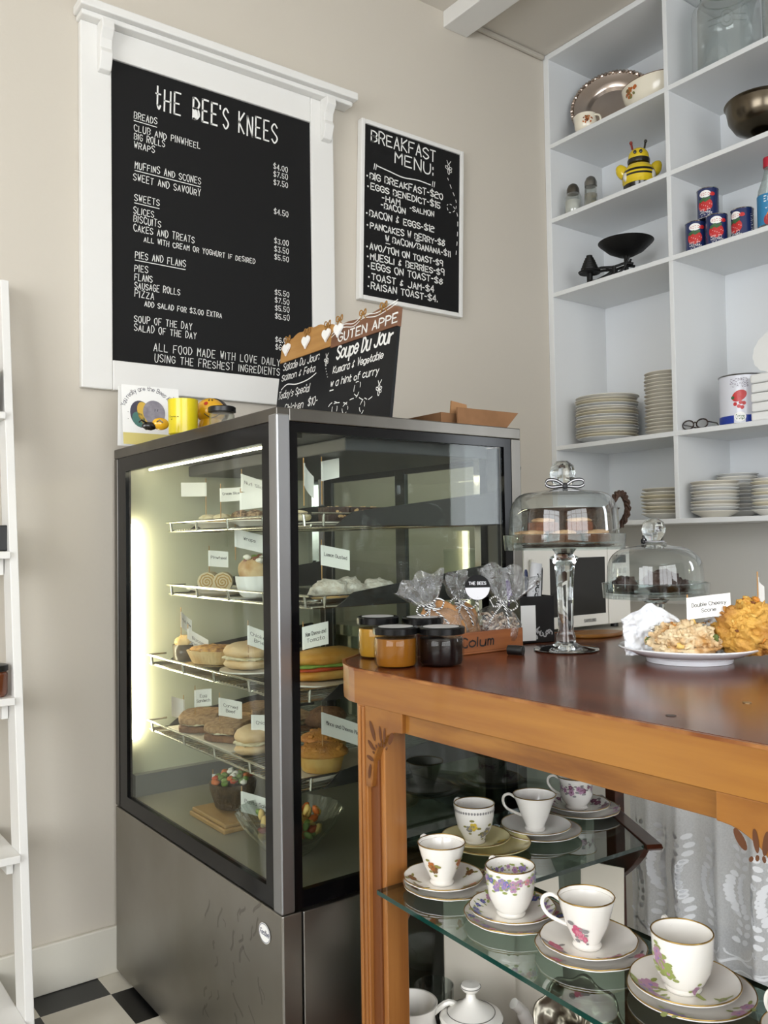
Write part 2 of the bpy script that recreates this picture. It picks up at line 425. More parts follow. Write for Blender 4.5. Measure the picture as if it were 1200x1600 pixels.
MENU = [
('BREADS', 0.929, 2.46, 0.021, 0.07), ('CLUB AND PINWHEEL', 0.929, 2.422, 0.02, 0.209), ('BIG ROLLS', 0.929, 2.397, 0.02, 0.094), ('WRAPS', 0.929, 2.371, 0.02, 0.062),
('MUFFINS AND SCONES', 0.931, 2.311, 0.021, 0.208), ('SWEET AND SAVOURY', 0.926, 2.274, 0.021, 0.212), ('SWEETS', 0.929, 2.214, 0.021, 0.076), ('SLICES', 0.926, 2.175, 0.021, 0.061),
('BISCUITS', 0.926, 2.15, 0.021, 0.083), ('CAKES AND TREATS', 0.926, 2.123, 0.021, 0.19), ('ALL WITH CREAM OR YOGHURT IF DESIRED', 0.957, 2.097, 0.016, 0.368), ('PIES AND FLANS', 0.93, 2.044, 0.021, 0.157),
('PIES', 0.928, 2.004, 0.02, 0.04), ('FLANS', 0.928, 1.978, 0.02, 0.053), ('SAUSAGE ROLLS', 0.928, 1.954, 0.02, 0.14), ('PIZZA', 0.928, 1.929, 0.02, 0.058), ('ADD SALAD FOR $3.00 EXTRA', 0.958, 1.905, 0.016, 0.248),
('SOUP OF THE DAY', 0.926, 1.854, 0.02, 0.18), ('SALAD OF THE DAY', 0.926, 1.828, 0.02, 0.194), ('ALL FOOD MADE WITH LOVE DAILY', 0.985, 1.776, 0.024, 0.427), ('USING THE FRESHEST INGREDIENTS', 0.988, 1.744, 0.024, 0.422)]
for i, z in enumerate((2.424, 2.399, 2.372, 2.274, 2.178, 2.151, 2.125, 2.009, 1.983, 1.957, 1.93, 1.854, 1.828)):
    MENU.append((('$4.00', '$7.50', '$7.50', '$4.50', '$3.00', '$3.50', '$5.50', '$5.50', '$7.50', '$5.50', '$5.50', '$6.00', '$6.00')[i], 1.397, z, .018, .052))
rr = random.Random(3)
for t, u, v, h, w in MENU:
    for st in text_lines(t, u, v, h*.95, w, .3, .06, 2.3, rr, 5): lt.ribbon(st, .002, MF)
    if t in ('BREADS', 'MUFFINS AND SCONES', 'SWEETS', 'PIES AND FLANS'): lt.ribbon([(u, v-.007), (u+w, v-.008)], .0022, MF)
for t, u, w, h, wd in (('tHE', .996, .078, .066, .0048), ('BEE', 1.116, .080, .068, .0058), ("'S", 1.206, .028, .068, .005), ('KNEES', 1.272, .138, .067, .005)):
    for st in text_lines(t, u, 2.51, h, w, .2, .03, 2.6, rr): lt.ribbon(st, wd, MF)
MF2 = lambda u, v: (u-o.x, FD+.0066-o.y, v-o.z)
lt.disc(1.1245, 2.527, .0075, .015, MF2)
lt.build('lettering', chalk, mbd, smooth=False)

# ---------------------------------------------------------------- breakfast board
bb = thing('menu_board', 'smaller portrait breakfast menu chalkboard in a thin white frame near the corner', 'menu board', (1.965, YW, 2.045))
o2 = bb.location
# the board hangs with its foot a little further left than its head, as in the photograph
def BM(u, v, w): return (u-(2.69-v)*.033-o2.x, YW-.001-w-o2.y, v-o2.z)
fr = MB()
for a, b_, c_, d_ in ((1.747, 1.763, 2.045, 2.69), (2.209, 2.225, 2.045, 2.69), (1.763, 2.209, 2.045, 2.061), (1.763, 2.209, 2.674, 2.69)):
    fr.prism([(a, c_), (b_, c_), (b_, d_), (a, d_)], BM, 0, .027)
fr.build('frame', white_paint, bb, smooth=False, bevel=.003)
MB().prism([(1.76, 2.06), (2.212, 2.06), (2.212, 2.677), (1.76, 2.677)], BM, 0, .02).build('chalkboard', black_board, bb, smooth=False)
BF = lambda u, v: (u-o2.x, YW-.0218-o2.y, v-o2.z)
lt = MB()
BK = [('BREAKFAST', 1.79, 2.618, 0.042, 0.295, .005), ('MENU:', 1.895, 2.565, 0.043, 0.182, .005), ('BIG BREAKFAST-$20', 1.782, 2.481, 0.023, 0.336, .004), ('EGGS BENEDICT-$15', 1.785, 2.444, 0.022, 0.319, .004),
('-HAM', 1.834, 2.414, 0.019, 0.08, .004), ('-BACON', 1.829, 2.388, 0.021, 0.109, .004), ('-SALMON', 1.96, 2.406, 0.018, 0.113, .0035), ('BACON & EGGS-$12', 1.778, 2.347, 0.023, 0.294, .004), ('PANCAKES W BERRY-$8', 1.78, 2.305, 0.022, 0.344, .004),
('W BACON/BANANA-$11', 1.847, 2.27, 0.021, 0.304, .0038), ('AVO/TOM ON TOAST-$9', 1.777, 2.228, 0.022, 0.335, .004), ('MUESLI & BERRIES-$9', 1.779, 2.193, 0.022, 0.339, .004), ('EGGS ON TOAST-$8', 1.782, 2.159, 0.023, 0.328, .004), ('TOAST & JAM-$4', 1.783, 2.121, 0.022, 0.284, .004), ('RAISAN TOAST-$4.', 1.78, 2.088, 0.022, 0.305, .004)]
for t, u, v, h, w, wd in BK:
    for st in text_lines(t, u, v, h, w, .3, .04, rnd=rr): lt.ribbon(st, wd, BF)
    if len(t) > 10 and t[0] != 'W': lt.disc(u-.012, v+.008, .0035, .0035, BF)
def spl(P, n=6):
    Q = []
    for i in range(len(P)-1):
        p0 = P[max(i-1, 0)]; p1 = P[i]; p2 = P[i+1]; p3 = P[min(i+2, len(P)-1)]
        for k in range(n):
            t = k/n
            Q.append(tuple(.5*((2*p1[j])+(-p0[j]+p2[j])*t+(2*p0[j]-5*p1[j]+4*p2[j]-p3[j])*t*t+(-p0[j]+3*p1[j]-3*p2[j]+p3[j])*t**3) for j in range(len(p1))))
    return Q+[P[-1]]
lt.ribbon(spl([(1.815, 2.535), (1.87, 2.528), (1.93, 2.521), (2.0, 2.527), (2.06, 2.524)]), .004, BF)
for u in (1.80, 1.808, 2.068, 2.077): lt.ribbon([(u, 2.52), (u+.004, 2.54)], .003, BF)
for a, b_ in ((1.782, 2.30), (1.85, 2.266)): pass
lt.ribbon([(1.985, 2.3), (2.003, 2.3)], .003, BF); lt.ribbon([(1.848, 2.263), (1.866, 2.263)], .003, BF)
def doodle_bee(mb, u, v, s, F, w):
    for a, l in ((.4, 1), (1.5, 1.1), (2.6, 1), (-.5, .9), (-1.5, 1.2)):
        mb.ribbon([(u+s*.55*math.cos(a)+s*.5*l*math.cos(a)*math.cos(t)-s*.28*math.sin(a)*math.sin(t), v+s*.55*math.sin(a)+s*.5*l*math.sin(a)*math.cos(t)+s*.28*math.cos(a)*math.sin(t)) for t in [2*PI*k/14 for k in range(15)]], w, F)
    for a in (1.0, 1.9): mb.ribbon([(u, v+s), (u+s*1.3*math.cos(a), v+s*1.9)], w, F)
doodle_bee(lt, 2.15, 2.605, .017, BF, .0026)
trail = [(2.145, 2.57), (2.165, 2.53), (2.185, 2.49), (2.18, 2.455), (2.15, 2.44), (2.14, 2.465), (2.165, 2.47), (2.19, 2.44), (2.19, 2.38), (2.185, 2.32), (2.178, 2.27)]
tr = spl(trail, 8)
for i in range(0, len(tr)-3, 5): lt.ribbon(tr[i:i+3], .003, BF)
lt.build('lettering', chalk, bb, smooth=False)

# ---------------------------------------------------------------- refrigerated display case
CX0, CX1, CY0, CY1, CZ, CB = .864, 1.552, 1.522, 2.458, 1.474, .470
dc = thing('display_case', 'stainless steel refrigerated display case with lit glass sides full of cafe food', 'display case', (CX0, CY0, 0))
def D(*b, t=None):
    t = t or MB()
    return t.box(b[0]-CX0, b[1]-CX0, b[2]-CY0, b[3]-CY0, b[4], b[5])
def dpart(name, mb, m_, par=None, **k): return mb.build(name, m_, par or dc, **k)
smudge = mat('smudged_steel', 'a5a29c', .36, 1, col2='979389', scale=3.5, stretch=(1, 1, 1), rough2=.46, lo=.3, hi=.7)
side_steel = mat('steel_side', 'a5a29c', .30, 1, rough2=.40, scale=6)
low = MB(); D(CX0, CX0+.03, CY0, CY1, .012, CB-.004, t=low); D(CX1-.03, CX1, CY0, CY1, .012, CB-.004, t=low); D(CX0+.03, CX1-.03, CY1-.03, CY1, .012, CB-.004, t=low)
dpart('body_panel', low, smudge, smooth=False, bevel=.002)
ef = MB(); D(CX0+.002, CX0+.045, CY0-.001, CY0+.03, .012, CB-.004, t=ef); dpart('corner_panel', ef, side_steel, smooth=False, bevel=.002)
ep = MB(); D(CX0+.049, CX1-.031, CY0-.001, CY0+.03, .012, CB-.006, t=ep); dpart('end_panel', ep, side_steel, smooth=False, bevel=.002)
D(CX0+.03, CX1-.03, CY0+.03, CY1-.03, .02, .06, t=None).build('plinth', black_plastic, dc, smooth=False)
# stainless frame: top rails, mitred corner post, slim far posts
fr = MB(); D(CX0, CX0+.03, CY0, CY1, 1.447, CZ, t=fr); D(CX0+.03, CX1, CY0, CY0+.03, 1.447, CZ, t=fr); D(CX1-.03, CX1, CY0+.03, CY1, 1.447, CZ, t=fr); D(CX0+.03, CX1-.03, CY1-.03, CY1, 1.447, CZ, t=fr)
D(CX1-.030, CX1, CY0, CY0+.03, CB, 1.447, t=fr); D(CX0, CX0+.03, CY1-.022, CY1, CB, 1.447, t=fr); D(CX1-.03, CX1, CY1-.03, CY1, CB, 1.447, t=fr)
dpart('frame', fr, steel, smooth=False, bevel=.002)
cp = MB(); D(CX0-.001, CX0+.031, CY0-.001, CY0+.033, CB-.003, 1.462, t=cp); dpart('corner_post', cp, steel_light, smooth=False, bevel=.004)
tp = MB(); D(CX0+.02, CX1-.02, CY0+.02, CY1-.02, 1.455, 1.472, t=tp); dpart('top_panel', tp, steel, smooth=False)
# black bezels round the panes
bz = MB()
a, b_ = CY0+.034, CY1-.0225
D(CX0+.003, CX0+.018, a, a+.033, CB+.038, 1.407, t=bz); D(CX0+.003, CX0+.018, b_-.06, b_, CB+.038, 1.407, t=bz)
D(CX0+.003, CX0+.018, a, b_, CB, CB+.038, t=bz); D(CX0+.003, CX0+.018, a, b_, 1.407, 1.4465, t=bz)
a, b_ = CX0+.032, CX1-.0305
D(a, a+.018, CY0+.003, CY0+.018, CB+.034, 1.426, t=bz); D(b_-.024, b_, CY0+.003, CY0+.018, CB+.034, 1.426, t=bz)
D(a, b_, CY0+.003, CY0+.018, CB, CB+.034, t=bz); D(a, b_, CY0+.003, CY0+.018, 1.426, 1.4465, t=bz)
dpart('bezel', bz, bezel_black, smooth=False)
g = MB(); D(CX0+.008, CX0+.012, CY0+.05, CY1-.07, CB+.03, 1.42, t=g); dpart('glass_pane', g, pane, smooth=False)
g = MB(); D(CX0+.04, CX1-.045, CY0+.008, CY0+.012, CB+.03, 1.43, t=g); dpart('glass_pane', g, pane, smooth=False)
# inside: far end lining, ceiling with lamp, floor, sliding rear doors
lining = mat('case_lining', 'c6c6ae', .35)
D(CX0+.02, CX1-.03, CY1-.05, CY1-.03, CB, 1.447).build('end_lining', lining, dc, smooth=False)
D(CX0+.02, CX1-.03, CY0+.02, CY1-.05, 1.432, 1.447).build('ceiling_lining', mat('dark_lining', '45474a', .4), dc, smooth=False)
D(CX0+.20, CX0+.62, CY0+.05, CY1-.06, 1.40, 1.43).build('fan_cover', mat('fan_grey', '34363a', .5), dc, smooth=False, bevel=.003)
fl = MB(); D(CX0+.02, CX1-.03, CY0+.02, CY1-.05, CB-.003, .500, t=fl); dpart('deck', fl, mat('case_deck', '8d8a7c', .4, .3), smooth=False)
D(CX0+.03, CX1-.04, CY1-.075, CY1-.05, .50, .56).build('air_duct', mat('grey_lining', '6b6d6c', .4), dc, smooth=False)
lamp_m = mat('lamp_glow', 'fff3d6', .5, emit=38)
lt = MB(); lt.tube([(.078, .06, 1.415), (.078, CY1-CY0-.07, 1.415)], .003, 8); dpart('lamp_tube', lt, lamp_m)
lt = MB(); lt.tube([(.036, CY1-CY0-.066, .66), (.036, CY1-CY0-.066, 1.26)], .011, 10); dpart('lamp_tube', lt, lamp_m)
MB().box(.066, .09, .05, CY1-CY0-.06, 1.4205, 1.432).build('lamp_holder', steel, dc, smooth=False)
xd = CX1-.035-CX0
for y0, y1, dx in ((.05, .47, 0), (.44, .87, .014)):
    f = MB()
    for b in ((y0, y0+.045, .50, 1.43), (y1-.045, y1, .50, 1.43), (y0+.045, y1-.045, .50, .55), (y0+.045, y1-.045, 1.39, 1.43)): f.box(xd+dx, xd+dx+.012, *b)
    dr = f.build('sliding_door', mat('door_frame_grey', '3c3e40', .35, .4), dc, smooth=False, bevel=.002)
    MB().box(xd+dx+.004, xd+dx+.008, y0+.04, y1-.04, .545, 1.395).build('glass_pane', thin_glass('door_glass', 'e4e8e0', .03, .8), dr, smooth=False)
# shelf uprights
for y in (.055, CY1-CY0-.10):
    u = MB(); u.box(.60, .625, y, y+.022, .50, 1.43)
    u.build('shelf_upright', chrome, dc, smooth=False)
# wire shelves
wire = mat('shelf_wire', 'c9c8c0', .2, 1)
SH = ((1.240, .106, .80), (1.066, .106, .80), (.872, .066, .845), (.690, .066, .845))
for z, x0, y1 in SH:
    y0 = .045; x1 = .60
    w = MB()
    n = 46
    for k in range(n):
        y = y0+.01+(y1-y0-.02)*k/(n-1); w.tube([(x0, y, z), (x1, y, z)], .0016, 4)
    for x in (x0, x0+.16, x0+.34, x1): w.tube([(x, y0, z-.003), (x, y1, z-.003)], .003, 6)
    for y in (y0, y1): w.tube([(x0, y, z-.003), (x1, y, z-.003)], .003, 6)
    s_ = w.build('wire_shelf', wire, dc)
    r = MB()
    rp = [(x0+.30, y0-.004, z+.022), (x0-.002, y0-.004, z+.022), (x0-.006, y0, z+.022), (x0-.006, y1, z+.022), (x0+.05, y1+.002, z+.022)]
    r.tube(rp, .0028, 6)
    for y in (y0+.02, y0+.2, y0+.38, y0+.56, y1-.03): r.tube([(x0-.006, y, z+.022), (x0-.003, y, z-.004)], .0032, 6)
    for x in (x0+.03, x0+.18): r.tube([(x, y0-.004, z+.022), (x, y0-.001, z-.004)], .0032, 6)
    r.build('guard_rail', wire, s_)
    for y in (y0-.012, y1+.004):
        b = MB(); b.prism([(x0+.055, z-.004), (x1+.03, z-.004), (x1+.03, z+.078), (x0+.10, z+.026)], lambda u, v, w: (u, y+w, v), 0, .004)
        b.build('shelf_bracket', mat('bracket_steel', '3b3a39', .5, .6), s_, smooth=False)
# greasy finger smears on the side panel
sm = MB(); rn = random.Random(17)
for k in range(26):
    q = at(rn.uniform(318, 408), rn.uniform(1405, 1588), 'X', CX0); y0, z0 = q.y-CY0, q.z
    l = rn.uniform(.015, .05); a = rn.choice((-2.0, -1.1, -2.3, -.9))+rn.uniform(-.3, .3)
    sm.ribbon([(y0+l*t*math.cos(a)+.004*math.sin(5*t+k), z0+l*t*math.sin(a)) for t in [i/7 for i in range(8)]], rn.uniform(.003, .008), lambda u, v: (-.0005, u, max(v, .02)))
smm = bpy.data.materials.new('grease_smear'); smm.use_nodes = True
b = smm.node_tree.nodes['Principled BSDF']; b.inputs['Base Color'].default_value = lin('2c2a26'); b.inputs['Alpha'].default_value = .22; b.inputs['Roughness'].default_value = .6
dpart('smear', sm, smm, smooth=False)['kind'] = 'stuff'
# maker's oval badge
bd = MB(); BFn = lambda u, v: (-.0012, u, v)
c = at(414, 1458, 'X', CX0)
bd.disc(0, 0, .024, .020, BFn, n=32)
bd.slot(1).ribbon([(.022*math.cos(t), .018*math.sin(t)) for t in [2*PI*k/32 for k in range(33)]], .0012, lambda u, v: (-.0016, u, v))
for st in text_lines('Festive', -.018, -.004, .011, .036, .1, .3): bd.ribbon([(2*.0-u+.0, v) for u, v in st], .0014, lambda u, v: (-.0017, u, v))
b = bd.build('maker_badge', [paper, mat('navy_ink', '23315a', .5)], dc, smooth=False); b.location = (0, c.y-CY0, c.z)
b['label'] = 'white oval badge with dark script'

# ---------------------------------------------------------------- food flags
stick_m = mat('toothpick_wood', 'b98f5b', .7)
flag_paper = mat('flag_paper', 'f6f6f3', .6)
def flag(pos, h, w, ch, side, lines, label, rz=-30, tilt=0, z0=None, lean=0, stick_up=.012, tw=.0016):
    """toothpick of height h standing at pos, with a paper flag w x ch pinned to it"""
    t = thing('food_label', label, 'food label', pos, 0, 'paper flags on toothpicks', rot=(0, math.radians(lean), math.radians(rz)))
    MB().tube([(0, 0, -.012), (0, 0, h+stick_up)], .0013, 6).build('toothpick', stick_m, t)
    cz = h-ch
    T = math.tan(math.radians(tilt))
    n = 8; vs = []; fs = []
    cf = lambda u: .010*math.sin(u/w*PI)*.35-.0018*0
    F = lambda u, v, d=0: (side*u, -.0016+cf(u)-d, v+T*u*(1))
    mb = MB()
    for i in range(n+1):
        u = w*i/n
        for v in (cz, h):
            vs.append(F(u, v, 0)); 
    for i in range(n): fs.append((2*i, 2*i+2, 2*i+3, 2*i+1))
    mb.add(vs, fs)
    mb.add([(-.0022*side, -.0018, cz), (.003*side, -.0020, cz), (.003*side, -.0020, h), (-.0022*side, -.0018, h)], [(0, 1, 2, 3)])
    mb.slot(1)
    for i, tx in enumerate(lines):
        L = min(w*.8, len(tx)*ch*.13); u0 = (w-L)/2; v = cz+ch*(.58 if len(lines) == 1 else .62-.28*i) - ch*.08
        for st in text_lines(tx, 0, 0, ch*.17, L):
            P = [((u0+p if side > 0 else w-u0-p), v+q) for p, q in st]
            mb.ribbon(P, tw*.55, lambda u, v: F(u, v, .0005))
    mb.build('card', [flag_paper, ink], t)
    return t

# ---------------------------------------------------------------- food in the case
crust = mat('pie_crust', 'd79a45', .6, col2='a8632a', scale=14, lo=.3, hi=.7, bump=.4, bscale=120)
pale_crust = mat('pale_crust', 'e5c993', .65, col2='cfa262', scale=16, bump=.3, bscale=90)
brown_bread = mat('brown_bread', '8d6545', .8, col2='6f4a30', scale=60, bump=.5, bscale=200)
bread_crumb = mat('bread_crumb', 'b08f69', .85, col2='8c6a48', scale=90, bump=.3, bscale=220)
white_bread = mat('floury_roll', 'd9b483', .75, col2='e9d6b5', scale=9, bump=.3, bscale=70)
golden_bread = mat('golden_baguette', 'cf9038', .5, col2='e2b566', scale=12, bump=.25, bscale=90)
filling_cream = mat('creamy_filling', 'e6dcc0', .6, col2='cfc096', scale=50, bump=.4, bscale=120)
lettuce = mat('lettuce_green', '6f8f35', .5, col2='8fae54', scale=30)
tomato = mat('tomato_red', 'b03a1c', .4, col2='c8542c', scale=30)
choc = mat('dark_chocolate', '2c1710', .45, col2='3d2118', scale=40, bump=.4, bscale=110)
nutty = mat('chopped_nuts', 'a58a6a', .7, col2='5d4330', scale=140, lo=.42, hi=.58, bump=.6, bscale=200)
icing = mat('icing_sugar', 'efebe4', .85, col2='d5cbbd', scale=60, bump=.5, bscale=160)
caramel = mat('caramel_slice', 'd9b98a', .6, col2='c39c67', scale=40)
pasta = mat('pasta_yellow', 'd8b765', .5)
orange_veg = mat('roast_orange', 'c9692c', .5)
greens = mat('salad_greens', '5d7a33', .5, col2='86a054', scale=40)
feta = mat('feta_white', 'eeeade', .6)
plate_white = mat('plate_white', 'e9e6de', .2)
clear = thin_glass('clear_bowl_glass', 'f2f5f2', .08, .9, power=2.2)
tray_steel = mat('tray_steel', 'a9a7a2', .25, 1)
def flat_plate(name, loc, r, label, cat='plate', group=None, m_=None, deep=.014):
    p = MB().lathe([(.0, .002), (r*.6, .002), (r*.66, .006), (r, deep), (r*.99, deep+.003), (r*.62, .010), (0, .0065)], 36).build(name, m_ or plate_white, loc=loc)
    return tag(p, label, cat, group)
A1, A2, A3, A4, A5 = 1.2418, 1.0678, .8738, .6918, .500
# top shelf
flat_plate('plate', (1.05, 2.16, A1), .088, 'flat white plate under the cream slices, far end of the top case shelf')
for i, (x, y, a) in enumerate(((1.035, 2.205, .3), (1.05, 2.15, .1), (1.10, 2.185, .5))):
    s = thing('cream_slice', 'pale cream slice on the far plate, top case shelf, %s' % ('nearest the wall', 'nearest the glass', 'behind the other two')[i], 'slice', (x, y, A1+.011), a, 'cream slices')
    MB().box(-.02, .02, -.026, .026, 0, .010).build('base', caramel, s, bevel=.002); MB().blob((0, 0, .018), (.044, .056, .022), .15, 5, seed=i).build('topping', filling_cream, s)
flat_plate('plate', (1.052, 1.955, A1), .075, 'flat white plate under the nut coated slices on the top case shelf')
for i, (x, y) in enumerate(((1.022, 1.985), (1.034, 1.932), (1.08, 1.95))):
    tag(MB().blob((0, 0, .014), (.052, .05, .036), .12, 5, seed=i+4, flat=-.75).build('nut_slice', nutty, loc=(x, y, A1+.011)), 'nut coated slice on the top case shelf, %s' % ('left one of the front pair', 'right one of the front pair', 'behind the front pair')[i], 'slice', 'nut slices')
tag(MB().box(-.15, .15, -.06, .06, 0, .004).build('serving_plate', plate_white, loc=(1.165, 1.665, A1), bevel=.0015), 'long white plate under the chocolate slices on the top case shelf', 'plate')
tag(MB().blob((0, 0, .012), (.05, .08, .032), .1, 5, seed=3, flat=-.6).build('cream_slice', filling_cream, loc=(1.018, 1.70, A1+.005)), 'pale slice beside the post at the left of the chocolate row', 'slice')
cz = ('first', 'second', 'third', 'fourth')
for i in range(4):
    mb = MB().cbox((0, 0, .017), (.05, .058, .032), (0, 0, .1*(i-1.5)))
    rn = random.Random(i)
    mb.slot(1)
    for k in range(9): mb.blob((rn.uniform(-.02, .02), -.0295, rn.uniform(.006, .028)), (.009, .004, .006), .2, 4, 6, 4, seed=k)
    for k in range(5): mb.blob((rn.uniform(-.02, .02), rn.uniform(-.02, .02), .0335), (.009, .008, .004), .2, 4, 6, 4, seed=k)
    o = mb.build('chocolate_slice', [choc, caramel], bevel=.003, loc=(1.085+.056*i, 1.655, A1+.005), )
    tag(o, 'dark chocolate nut slice on the top case shelf, %s from the left' % cz[i], 'slice', 'chocolate slices')
# second shelf
flat_plate('plate', (1.045, 2.165, A2), .085, 'flat white plate under the pinwheel sandwich on the second case shelf')
def pinwheel(loc, rz, label):
    s = thing('pinwheel_sandwich', label, 'sandwich', loc, rz)
    MB().tube([(0, -.03, .026), (0, .045, .026)], .025, 20).build('bread', mat('pinwheel_bread', 'd9c9a6', .8, bump=.3, bscale=120), s)
    f = MB(); P = [(.022*(1-t/26)*math.cos(t*.75), .026+.022*(1-t/26)*math.sin(t*.75)) for t in range(26)]
    f.ribbon(P, .0035, lambda u, v: (u, -.0306, v)); f.build('filling', mat('spiral_filling', 'b08b4a', .7), s)
pinwheel((1.005, 2.14, A2+.008), math.radians(-35), 'pinwheel sandwich roll, its spiral end to the glass, left on the second shelf')
pinwheel((1.025, 2.095, A2+.008), math.radians(-30), 'pinwheel sandwich roll beside the wrap, right one of the two pinwheels')
wrp = thing('wrap_sandwich', 'filled tortilla wrap standing in white paper on the second case shelf', 'sandwich', (1.035, 1.945, A2))
MB().lathe([(.026, 0), (.034, .006), (.040, .022), (.043, .038), (.045, .052), (.042, .052), (.038, .035), (.02, .012)], 60, rf=lambda a, i, z: 1+.07*noise.noise(Vector((2.2*math.cos(a), 2.2*math.sin(a), z*45)))+.02*math.sin(13*a+i)).build('paper_wrapper', paper, wrp)
MB().blob((0, 0, .062), (.080, .074, .075), .15, 4, seed=2).build('tortilla', mat('tortilla', 'dcc79d', .75, col2='b98f5c', scale=25), wrp)
mb = MB(); rn = random.Random(5)
for k in range(14): mb.slot(k % 3).blob((rn.uniform(-.024, .02), rn.uniform(-.03, .01), .092+rn.uniform(-.004, .008)), (.022, .018, .014), .3, 5, 8, 6, seed=k)
mb.build('filling', [lettuce, mat('shredded_meat', '7d4a33', .7), feta], wrp)
tag(MB().box(-.14, .14, -.065, .065, 0, .003).box(-.14, .14, -.065, -.062, 0, .010).box(-.14, .14, .062, .065, 0, .010).build('baking_tray', tray_steel, loc=(1.155, 1.665, A2), bevel=.001), 'shallow steel tray under the sugar dusted cakes on the second shelf', 'tray')
for i, (x, y, s) in enumerate(((1.065, 1.645, 1.15), (1.135, 1.675, 1.25), (1.205, 1.655, 1.0))):
    t = thing('dusted_cake', 'icing sugar dusted cake on the second shelf tray, %s' % ('left one under the flag', 'tallest in the middle', 'small one at the right')[i], 'cake', (x, y, A2+.004), i*1.3, 'dusted cakes')
    MB().blob((0, 0, .008), (.078*s, .066*s, .02), .1, 4, seed=i).build('sponge', pale_crust, t)
    MB().blob((0, 0, .019), (.08*s, .066*s, .044*s), .32, 4, 24, 16, seed=i+8, flat=-.5).build('sugar_coat', icing, t)
# third shelf
rk = thing('ramekin', 'small dark ramekin holding a puff pastry top at the far end of the third shelf', 'ramekin', (1.02, 2.335, A3))
MB().lathe([(.026, 0), (.031, .003), (.033, .045), (.030, .045), (.028, .01), (0, .008)], 30).build('dish', mat('ramekin_glaze', '54493c', .25), rk)
MB().blob((0, 0, .05), (.056, .056, .038), .45, 4, seed=6).build('pastry_top', pale_crust, rk)
def tart(loc, rz, sx, sy, label):
    t = thing('quiche', label, 'quiche', loc, rz)
    rf = lambda a, i, z: (1/max(abs(math.cos(a))**3+abs(math.sin(a))**3, .01)**(1/3))*(1+.018*math.sin(44*a))
    mb = MB().lathe([(.75, 0), (.82, .004), (1, .034), (1.02, .036), (.93, .036), (.86, .026)], 132, rf=rf, cap=False)
    mb.v = [(x*sx, y*sy, z) for x, y, z in mb.v]; mb.build('pastry_case', pale_crust, t)
    MB().blob((0, 0, .036), (sx*1.85, sy*1.85, .026), .3, 9, 36, 14, seed=int(sx*999)).build('filling', mat('quiche_filling', 'cf9a4a', .5, col2='8d5a26', scale=45, lo=.4, hi=.62, bump=.5, bscale=80), t)
tart((1.06, 2.215, A3+.001), math.radians(30), .056, .078, 'rectangular quiche in a fluted pastry case at the front of the third shelf')
tart((1.228, 2.235, A3+.001), math.radians(20), .085, .085, 'wide golden quiche standing behind the front one on the third shelf')
def filled_roll(loc, rz, sx, sy, top, bot, fills, label, names=('top_bun', 'bottom_bun')):
    t = thing('filled_roll', label, 'sandwich', loc, rz)
    MB().blob((0, 0, .016), (sx, sy, .034), .12, 3, seed=3, flat=-.85).build(names[1], bot, t)
    for k, f in enumerate(fills):
        MB().blob((0, 0, .030+.006*k), (sx*1.02, sy*1.02, .014), .35, 8, 26, 8, seed=k+2).build('filling', f, t)
    MB().blob((0, 0, .040+.006*len(fills)), (sx, sy, .046), .12, 3, seed=5, flat=-.5).build(names[0], top, t)
    return t
flat_plate('plate', (1.052, 1.985, A3), .085, 'flat white plate under the filled white roll on the third shelf', deep=.008)
filled_roll((1.04, 2.0, A3+.008), .3, .10, .13, white_bread, white_bread, [filling_cream], 'floury white roll with creamy filling behind the corner post on the third shelf')
flat_plate('plate', (1.105, 1.72, A3), .115, 'flat white plate under the golden filled baguette', deep=.008)
filled_roll((1.10, 1.72, A3+.008), -.05, .20, .085, golden_bread, golden_bread, [tomato, lettuce], 'golden filled baguette with tomato and lettuce on the third shelf by the table')
# fourth shelf
def bread_sandwich(loc, rz, label, s=1, rot=None):
    t = thing('bread_sandwich', label, 'sandwich', loc, rz, 'brown bread sandwiches')
    out = [(-.055, -.05), (.055, -.05), (.057, .02), (.045, .05), (.02, .058), (-.02, .058), (-.045, .05), (-.057, .02)]
    out = [(u*s, v*s) for u, v in out]
    MB().prism(out, lambda u, v, w: (u, v, w), 0, .016).build('bread_slice', [brown_bread], t, bevel=.004)
    MB().blob((0, 0, .022), (.112*s, .105*s, .018), .3, 8, 24, 8, seed=4).build('filling', filling_cream, t)
    MB().prism(out, lambda u, v, w: (u, v, w+.006*u/.05), .027, .044).build('bread_slice', [bread_crumb], t, bevel=.005)
    return t
tag(MB().box(-.085, .085, -.19, .19, 0, .004).build('serving_board', mat('tray_white', 'cfc8ba', .5), loc=(1.05, 2.135, A4), bevel=.001), 'thin pale board under the brown bread sandwiches', 'board')
bread_sandwich((1.02, 2.225, A4+.005), .9, 'thick brown bread sandwich farthest along the fourth shelf, under the upright flag')
bread_sandwich((1.03, 2.075, A4+.005), .5, 'thick brown bread sandwich in the middle of the front row on the fourth shelf')
bread_sandwich((1.19, 2.24, A4+.001), .2, 'brown bread sandwich at the back of the fourth shelf, left one')
bread_sandwich((1.20, 2.08, A4+.001), -.1, 'brown bread sandwich at the back of the fourth shelf, right one by the post')
filled_roll((1.005, 1.90, A4+.001), .4, .10, .085, white_bread, white_bread, [filling_cream], 'pale flat bread roll beside the corner post on the fourth shelf')
tag(MB().box(-.12, .20, -.10, .10, 0, .004).box(-.12, .20, -.10, -.097, .0, .012).build('serving_tray', mat('tray_white', 'cfc8ba', .5), loc=(1.10, 1.685, A4), bevel=.001), 'white tray under the two pies on the fourth shelf', 'tray')
